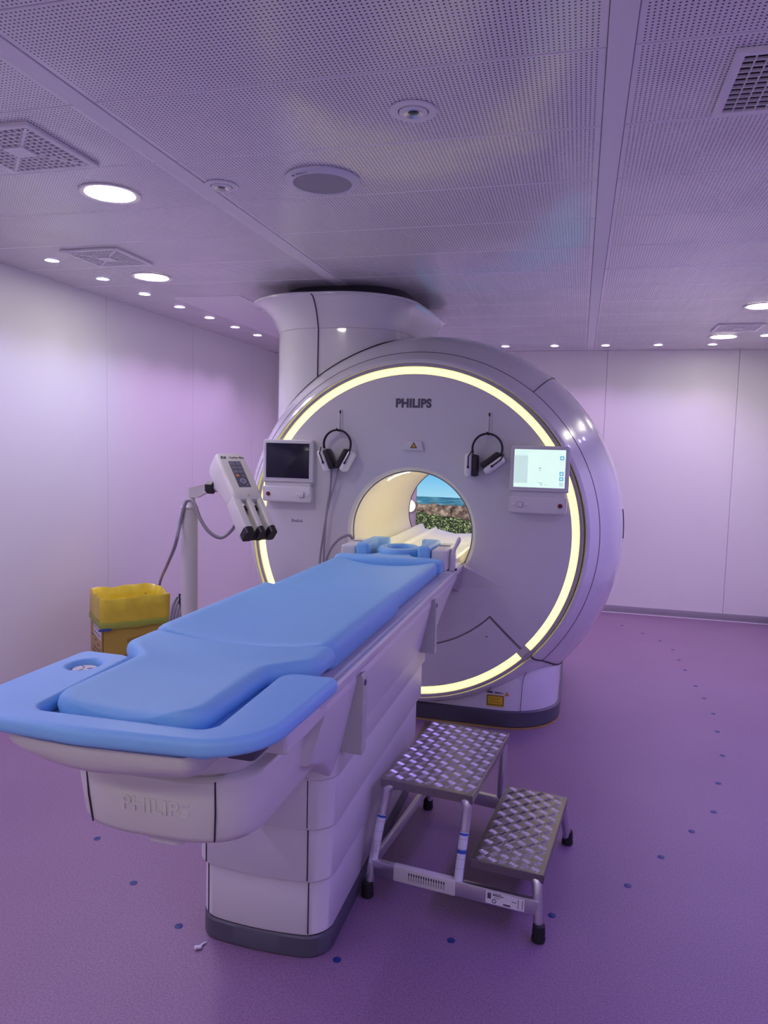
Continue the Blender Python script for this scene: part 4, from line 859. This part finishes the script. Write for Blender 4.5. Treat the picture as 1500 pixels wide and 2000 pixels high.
# tan printed face on the left and the dark corner edge
def onface(P, Q, u, z, off=0.002):
    d = (Q - P); n = Vector((d.y, -d.x)).normalized(); p = P + d * u + n * off; return (p.x, p.y, z)
fA, fB, fD = [cen + (p - cen) * 0.97 for p in (bA, bB, bD)]
def fq(n, P, Q, u0, u1, z0, z1, m, off=0.002, th=0.001):
    vs = [onface(P, Q, u, z, o) for o in (off, off + th) for u, z in ((u0, z0), (u1, z0), (u1, z1), (u0, z1))]
    return raw(n, vs, [(0, 1, 2, 3), (7, 6, 5, 4), (0, 4, 5, 1), (1, 5, 6, 2), (2, 6, 7, 3), (3, 7, 4, 0)], m, body, 0)
fq('tan_side', fD, fA, 0.01, 0.985, 0.01, 0.41, CARDT, 0.0005)
fq('corner_line', fA, fB, 0.006, 0.014, 0.01, 0.40, INK, 0.0005)
fq('address_label', fD, fA, 0.30, 0.93, 0.325, 0.425, WHITEP, 0.002)
for i, zz in enumerate((0.400, 0.375, 0.342)): fq('label_print', fD, fA, 0.36, 0.72 + 0.07 * i, zz, zz + (0.004 if i < 2 else 0.007), mat('print_violet', (0.08, 0.06, 0.25), 0.6), 0.0032, 0.0004)
for u0, u1, zz in ((0.12, 0.25, 0.305), (0.40, 0.52, 0.290), (0.62, 0.78, 0.275), (0.30, 0.9, 0.235), (0.2, 0.6, 0.205), (0.80, 0.95, 0.258)): fq('carton_print', fD, fA, u0, u1, zz, zz + 0.007, INK, 0.0018, 0.0004)
fq('carton_print', fA, fB, 0.42, 0.70, 0.232, 0.238, INK, 0.0012, 0.0004); fq('carton_print', fA, fB, 0.24, 0.36, 0.222, 0.227, INK, 0.0012, 0.0004)
slot = rpoly([(0.150, 0.300, 0.016), (0.285, 0.318, 0.016), (0.285, 0.350, 0.016), (0.150, 0.332, 0.016)], 5)
dAB = (fB - fA).normalized()
fm = Matrix(((dAB.x, 0, dAB.y, fA.x), (dAB.y, 0, -dAB.x, fA.y), (0, 1, 0, 0), (0, 0, 0, 1)))
slab('hand_hole', [slot], 0.002, 0.0006, mat('hole_ochre', (0.30, 0.20, 0.03), 0.7), body, fm @ Matrix.Translation((0, 0, 0.0003)), 1)
# bag: skirt outside the carton, folded over the rim, sagging inside
NB = 72
def bag_loop(k, z, wob, zw, seed, rr=0.025):
    pts = rpoly([(p.x, p.y, rr) for p in ins(k)], 6); 
    L = []; tot = 0; P = pts + [pts[0]]; acc = [0]
    for a, b in zip(P[:-1], P[1:]): acc.append(acc[-1] + math.dist(a, b))
    for i in range(NB):
        s = acc[-1] * i / NB; j = max(q for q in range(len(pts)) if acc[q] <= s + 1e-9); t_ = (s - acc[j]) / max(acc[j + 1] - acc[j], 1e-6)
        x = P[j][0] + (P[j + 1][0] - P[j][0]) * t_; y = P[j][1] + (P[j + 1][1] - P[j][1]) * t_
        ph = 2 * PI * i / NB; f = math.sin(7 * ph + seed) * 0.5 + math.sin(13 * ph + seed * 2.3) * 0.35 + math.sin(23 * ph + seed * 1.7) * 0.25
        d = Vector((x, y)) - cen; d.normalize(); x += d.x * wob * f; y += d.y * wob * f
        L.append((x, y, z + zw * (math.sin(5 * ph + seed) * 0.6 + math.sin(11 * ph + seed) * 0.5)))
    return L
bg = disc_loft('bag_liner', [bag_loop(1.0, 0.405, 0.003, 0.006, 1), bag_loop(1.012, 0.45, 0.003, 0.004, 1), bag_loop(1.015, 0.53, 0.004, 0.0, 1.4), bag_loop(1.015, BT - 0.008, 0.006, 0.007, 2), bag_loop(0.998, BT + 0.002, 0.009, 0.008, 2), bag_loop(0.965, BT - 0.008, 0.014, 0.008, 2.4), bag_loop(0.91, BT - 0.06, 0.018, 0.006, 3), bag_loop(0.88, BT - 0.16, 0.02, 0.0, 4), bag_loop(0.80, BT - 0.30, 0.03, 0, 5), bag_loop(0.5, BT - 0.36, 0.03, 0, 6)], BAG, wbx, 50, True)
disc_loft('bag_tie_band', [bag_loop(1.022, 0.405, 0.002, 0.003, 1), bag_loop(1.03, 0.415, 0.002, 0.003, 1), bag_loop(1.03, 0.44, 0.002, 0.003, 1.2), bag_loop(1.022, 0.447, 0.002, 0.003, 1.2)], GREENT, wbx, 50, False)
fq('blue_tab', fA, fB, -0.06, 0.12, 0.398, 0.412, mat('tab_blue', (0.02, 0.08, 0.35), 0.4), 0.012, 0.003)

# ------------------------------------------------------------------ two-step stool
th_ = rad(-6.5); uo = Vector((-0.662, 2.42))
SM = Matrix.Translation((uo.x, uo.y, 0)) @ Matrix.Rotation(th_, 4, 'Z')
st = thing('step_stool', 'two-step aluminium stool with chequer-plate treads and black rubber feet', 'step stool', (uo.x, uo.y, 0))
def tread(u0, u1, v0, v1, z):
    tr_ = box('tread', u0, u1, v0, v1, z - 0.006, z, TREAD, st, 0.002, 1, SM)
    bm = bmesh.new()
    for a in ((u0, u1, v0, v0 + 0.004), (u0, u1, v1 - 0.004, v1), (u0, u0 + 0.004, v0, v1), (u1 - 0.004, u1, v0, v1)): add_box(bm, *a, z - 0.03, z - 0.003, 0.001, 1, SM)
    from_bm('tread_lip', bm, TREAD, tr_)
    vs, fs = [], []
    pu = 0.0368; nu, nv = int((u1 - u0 - 0.006) / pu), int((v1 - v0 - 0.006) / pu)
    ou, ov = (u0 + u1) / 2 - pu * (nu - 1) / 2, (v0 + v1) / 2 - pu * (nv - 1) / 2
    for i in range(nu):
        for j in range(nv):
            ang = rad(58) if (i + j) % 2 else rad(-32)
            c, s = math.cos(ang), math.sin(ang)
            for k in range(-2, 3):
                off = k * 0.0066; hl = 0.0152 - 0.0008 * abs(k); hw = 0.0022; zz = z + 0.0022
                cx_, cy_ = ou + pu * i - s * off, ov + pu * j + c * off; b = len(vs)
                for (a, d, h) in ((-hl, 0, z - 0.0003), (0, -hw, z - 0.0003), (hl, 0, z - 0.0003), (0, hw, z - 0.0003), (-hl * 0.55, 0, zz), (hl * 0.55, 0, zz)):
                    vs.append(SM @ Vector((cx_ + a * c - d * s, cy_ + a * s + d * c, h)))
                fs += [(b, b + 1, b + 4), (b + 1, b + 5, b + 4), (b + 1, b + 2, b + 5), (b + 2, b + 3, b + 5), (b + 3, b + 4, b + 5), (b + 3, b, b + 4)]
    o = raw('raised_bars', vs, fs, BAR, tr_, 0, False); o['kind'] = 'stuff'; return tr_
T1, T2 = 0.412, 0.212
tread(0.018, 0.356, 0.065, 0.69, T1); tread(0.366, 0.614, 0.025, 0.625, T2)
def sp3(*ps): return [SM @ Vector(p) for p in ps]
def leg(pts, foot=True):
    l = tube('leg', spline(sp3(*pts), 5), 0.0165, ALU, st, 14)
    if foot:
        p = SM @ Vector(pts[-1]); zlathe('rubber_foot', [(0.017, 0.0006), (0.022, 0.003), (0.023, 0.014), (0.0205, 0.022), (0.0215, 0.030), (0.020, 0.056), (0.0175, 0.058)], RUBBER, l, p.x, p.y, 18)
    return l
V1 = 0.655
L1 = leg([(0.075, 0.085, T1 - 0.022), (0.046, 0.076, T1 - 0.034), (0.036, 0.066, T1 - 0.09), (0.018, 0.03, 0.18), (0.002, 0.0, 0.008)])
L2 = leg([(0.32, 0.082, T1 - 0.022), (0.335, 0.074, T1 - 0.034), (0.336, 0.064, T1 - 0.09), (0.330, 0.03, 0.18), (0.328, 0.016, 0.115)], False)
L3 = leg([(0.575, 0.045, T2 - 0.022), (0.592, 0.035, T2 - 0.032), (0.598, 0.022, T2 - 0.07), (0.606, 0.008, 0.06), (0.610, 0.0, 0.008)])
leg([(0.075, 0.66, T1 - 0.022), (0.046, 0.664, T1 - 0.034), (0.036, 0.672, T1 - 0.09), (0.018, 0.69, 0.18), (0.002, 0.705, 0.008)])
leg([(0.32, 0.66, T1 - 0.022), (0.335, 0.664, T1 - 0.034), (0.336, 0.668, T1 - 0.09), (0.332, 0.672, 0.18), (0.33, 0.676, 0.115)], False)
leg([(0.575, 0.615, T2 - 0.022), (0.592, 0.62, T2 - 0.032), (0.600, 0.63, T2 - 0.07), (0.612, 0.645, 0.06), (0.618, 0.655, 0.008)])
def brail(p, q, hh, tt, nm='rail'):
    P, Q = Vector(p), Vector(q); d = (Q - P); L = d.length; d.normalize(); up = Vector((0, 0, 1)); sd = d.cross(up).normalized(); up = sd.cross(d)
    m_ = SM @ Matrix(((d.x, sd.x, up.x, P.x), (d.y, sd.y, up.y, P.y), (d.z, sd.z, up.z, P.z), (0, 0, 0, 1)))
    return box(nm, 0, L, -tt, tt, -hh, hh, ALU, st, 0.003, 2, m_), m_, L
r1, rm, rl = brail((0.012, 0.014, 0.108), (0.604, 0.010, 0.108), 0.027, 0.011)
brail((0.012, 0.692, 0.108), (0.612, 0.65, 0.108), 0.027, 0.011)
brail((0.016, 0.012, 0.125), (0.016, 0.694, 0.125), 0.018, 0.010, 'cross_rail')
wrp = box('plastic_sleeve', 0.085, 0.312, -0.0125, 0.0125, -0.0285, 0.0285, mat('clear_film_white', (0.68, 0.67, 0.64), 0.35, bump=0.4, bscale=30), r1, 0.004, 2, rm)
rmf = rm @ Matrix.Rotation(rad(90), 4, 'X')   # local z -> outwards
for i in range(15):
    xx = 0.142 + i * 0.0091; box('barcode_bar', xx, xx + 0.0042, 0.0124, 0.0132, 0.004, 0.014, INK, wrp, 0, 1, rm); box('barcode_bar', xx + 0.001, xx + 0.003, 0.0124, 0.0131, -0.014, 0.002, LOGO, wrp, 0, 1, rm)
stk = box('type_label', 0.418, 0.548, 0.0108, 0.0116, -0.021, 0.021, WHITEP, r1, 0, 1, rm)
for a in ((0.424, 0.436, -0.004, 0.016), (0.442, 0.478, 0.009, 0.012), (0.442, 0.470, 0.014, 0.0165), (0.478, 0.502, -0.017, -0.011), (0.505, 0.522, 0.002, 0.004), (0.527, 0.529, -0.016, 0.016), (0.540, 0.542, -0.016, 0.016), (0.446, 0.466, 0.002, 0.0035)): box('label_print', a[0], a[1], 0.0115, 0.0121, a[2], a[3], LOGO, stk, 0, 1, rm)
slab('label_ring', [circ(0.447, -0.010, 0.0075, 18), circ(0.447, -0.010, 0.005, 18)], 0.0005, 0.0001, INK, stk, rm @ Matrix.Rotation(rad(-90), 4, 'X') @ Matrix.Diagonal((1, -1, 1, 1)) @ Matrix.Translation((0, 0, 0.0116)) if False else rm @ Matrix(((1, 0, 0, 0), (0, 0, 1, 0.0116), (0, 1, 0, 0), (0, 0, 0, 1))), 0)
def sticker(lg, p0, p1, blue):
    P, Q = SM @ Vector(p0), SM @ Vector(p1); d = (Q - P).normalized()
    def band(n, a, b, m, r=0.0172):
        A, B = P.lerp(Q, a), P.lerp(Q, b); side = Vector((0.2, -1, 0)); side = (side - d * side.dot(d)).normalized(); tt = d.cross(side)
        vs = [c + (side * math.cos(rad(g)) + tt * math.sin(rad(g))) * r for c in (A, B) for g in range(-60, 61, 15)]; k = 9
        raw(n, vs, [(i, i + 1, k + i + 1, k + i) for i in range(8)], m, lg, 60)
    band('leg_sticker', 0, 1, mat('sticker_pale', (0.72, 0.76, 0.82), 0.4)); bl = mat('sticker_blue', (0.03, 0.12, 0.5), 0.4); gl = mat('sticker_grey', (0.42, 0.47, 0.56), 0.5)
    band('sticker_mark', 0.02, 0.07, bl, 0.0174)
    for q in range(4): band('sticker_mark', 0.14 + 0.2 * q, 0.15 + 0.2 * q, gl, 0.0174)
    if blue: band('sticker_mark', 0.36, 0.44, bl, 0.0174)
sticker(L1, (0.030, 0.054, 0.29), (0.012, 0.019, 0.12), False); sticker(L2, (0.334, 0.052, 0.29), (0.328, 0.018, 0.13), True)

# ------------------------------------------------------------------ floor details
dots = [(-2.02, 2.70), (-1.806, 2.463), (-1.493, 2.242), (-1.212, 2.075), (-0.659, 2.074), (-0.331, 2.269), (-0.017, 2.501), (0.249, 2.765), (0.39, 3.011), (0.539, 3.264), (0.661, 3.48), (0.735, 3.803), (0.817, 4.173), (0.853, 4.539), (0.882, 4.855), (0.873, 5.15), (0.859, 5.412), (0.838, 5.794), (0.829, 6.073), (0.819, 6.381), (0.746, 6.646), (0.622, 6.88), (0.459, 7.122)]
for i, (x, y) in enumerate(dots):
    o = slab('floor_dot', [circ(0, 0, 0.0135, 20)], 0.0009, 0.0002, DOTB, None, Matrix(), 1) if i == 0 else link(bpy.data.objects.new('floor_dot', me_dot))
    if i == 0: me_dot = o.data
    o.location = (x, y, 0.0003)
    tag(o, 'small round blue sticker on the floor in the arc of dots around the scanner', 'floor sticker', 'blue floor dots')
tag(box('floor_hatch', -0.80, -0.42, 3.50, 4.14, 0.0004, 0.004, PLATEB, None, 0.0012, 1), 'dark brown cover plate on the floor between pedestal and scanner', 'floor plate')
cs = at_z(384, 1852, 0.004)
ct = at_z(403, 1840, 0.003)
tag(tube('paper_scrap', spline([(cs.x - 0.004, cs.y - 0.006, 0.0075), (cs.x + 0.002, cs.y, 0.008), (cs.x + 0.010, cs.y + 0.006, 0.0062), ((cs.x + ct.x) / 2, (cs.y + ct.y) / 2, 0.0045), (ct.x, ct.y, 0.0035)], 3), 0.004, WHITEP, None, 8, False, [0.006, 0.0065, 0.006, 0.0055, 0.0055, 0.0065, 0.006, 0.005, 0.004, 0.0035, 0.003, 0.0025, 0.002]), 'tiny twisted scrap of white paper on the floor by the pedestal', 'scrap')
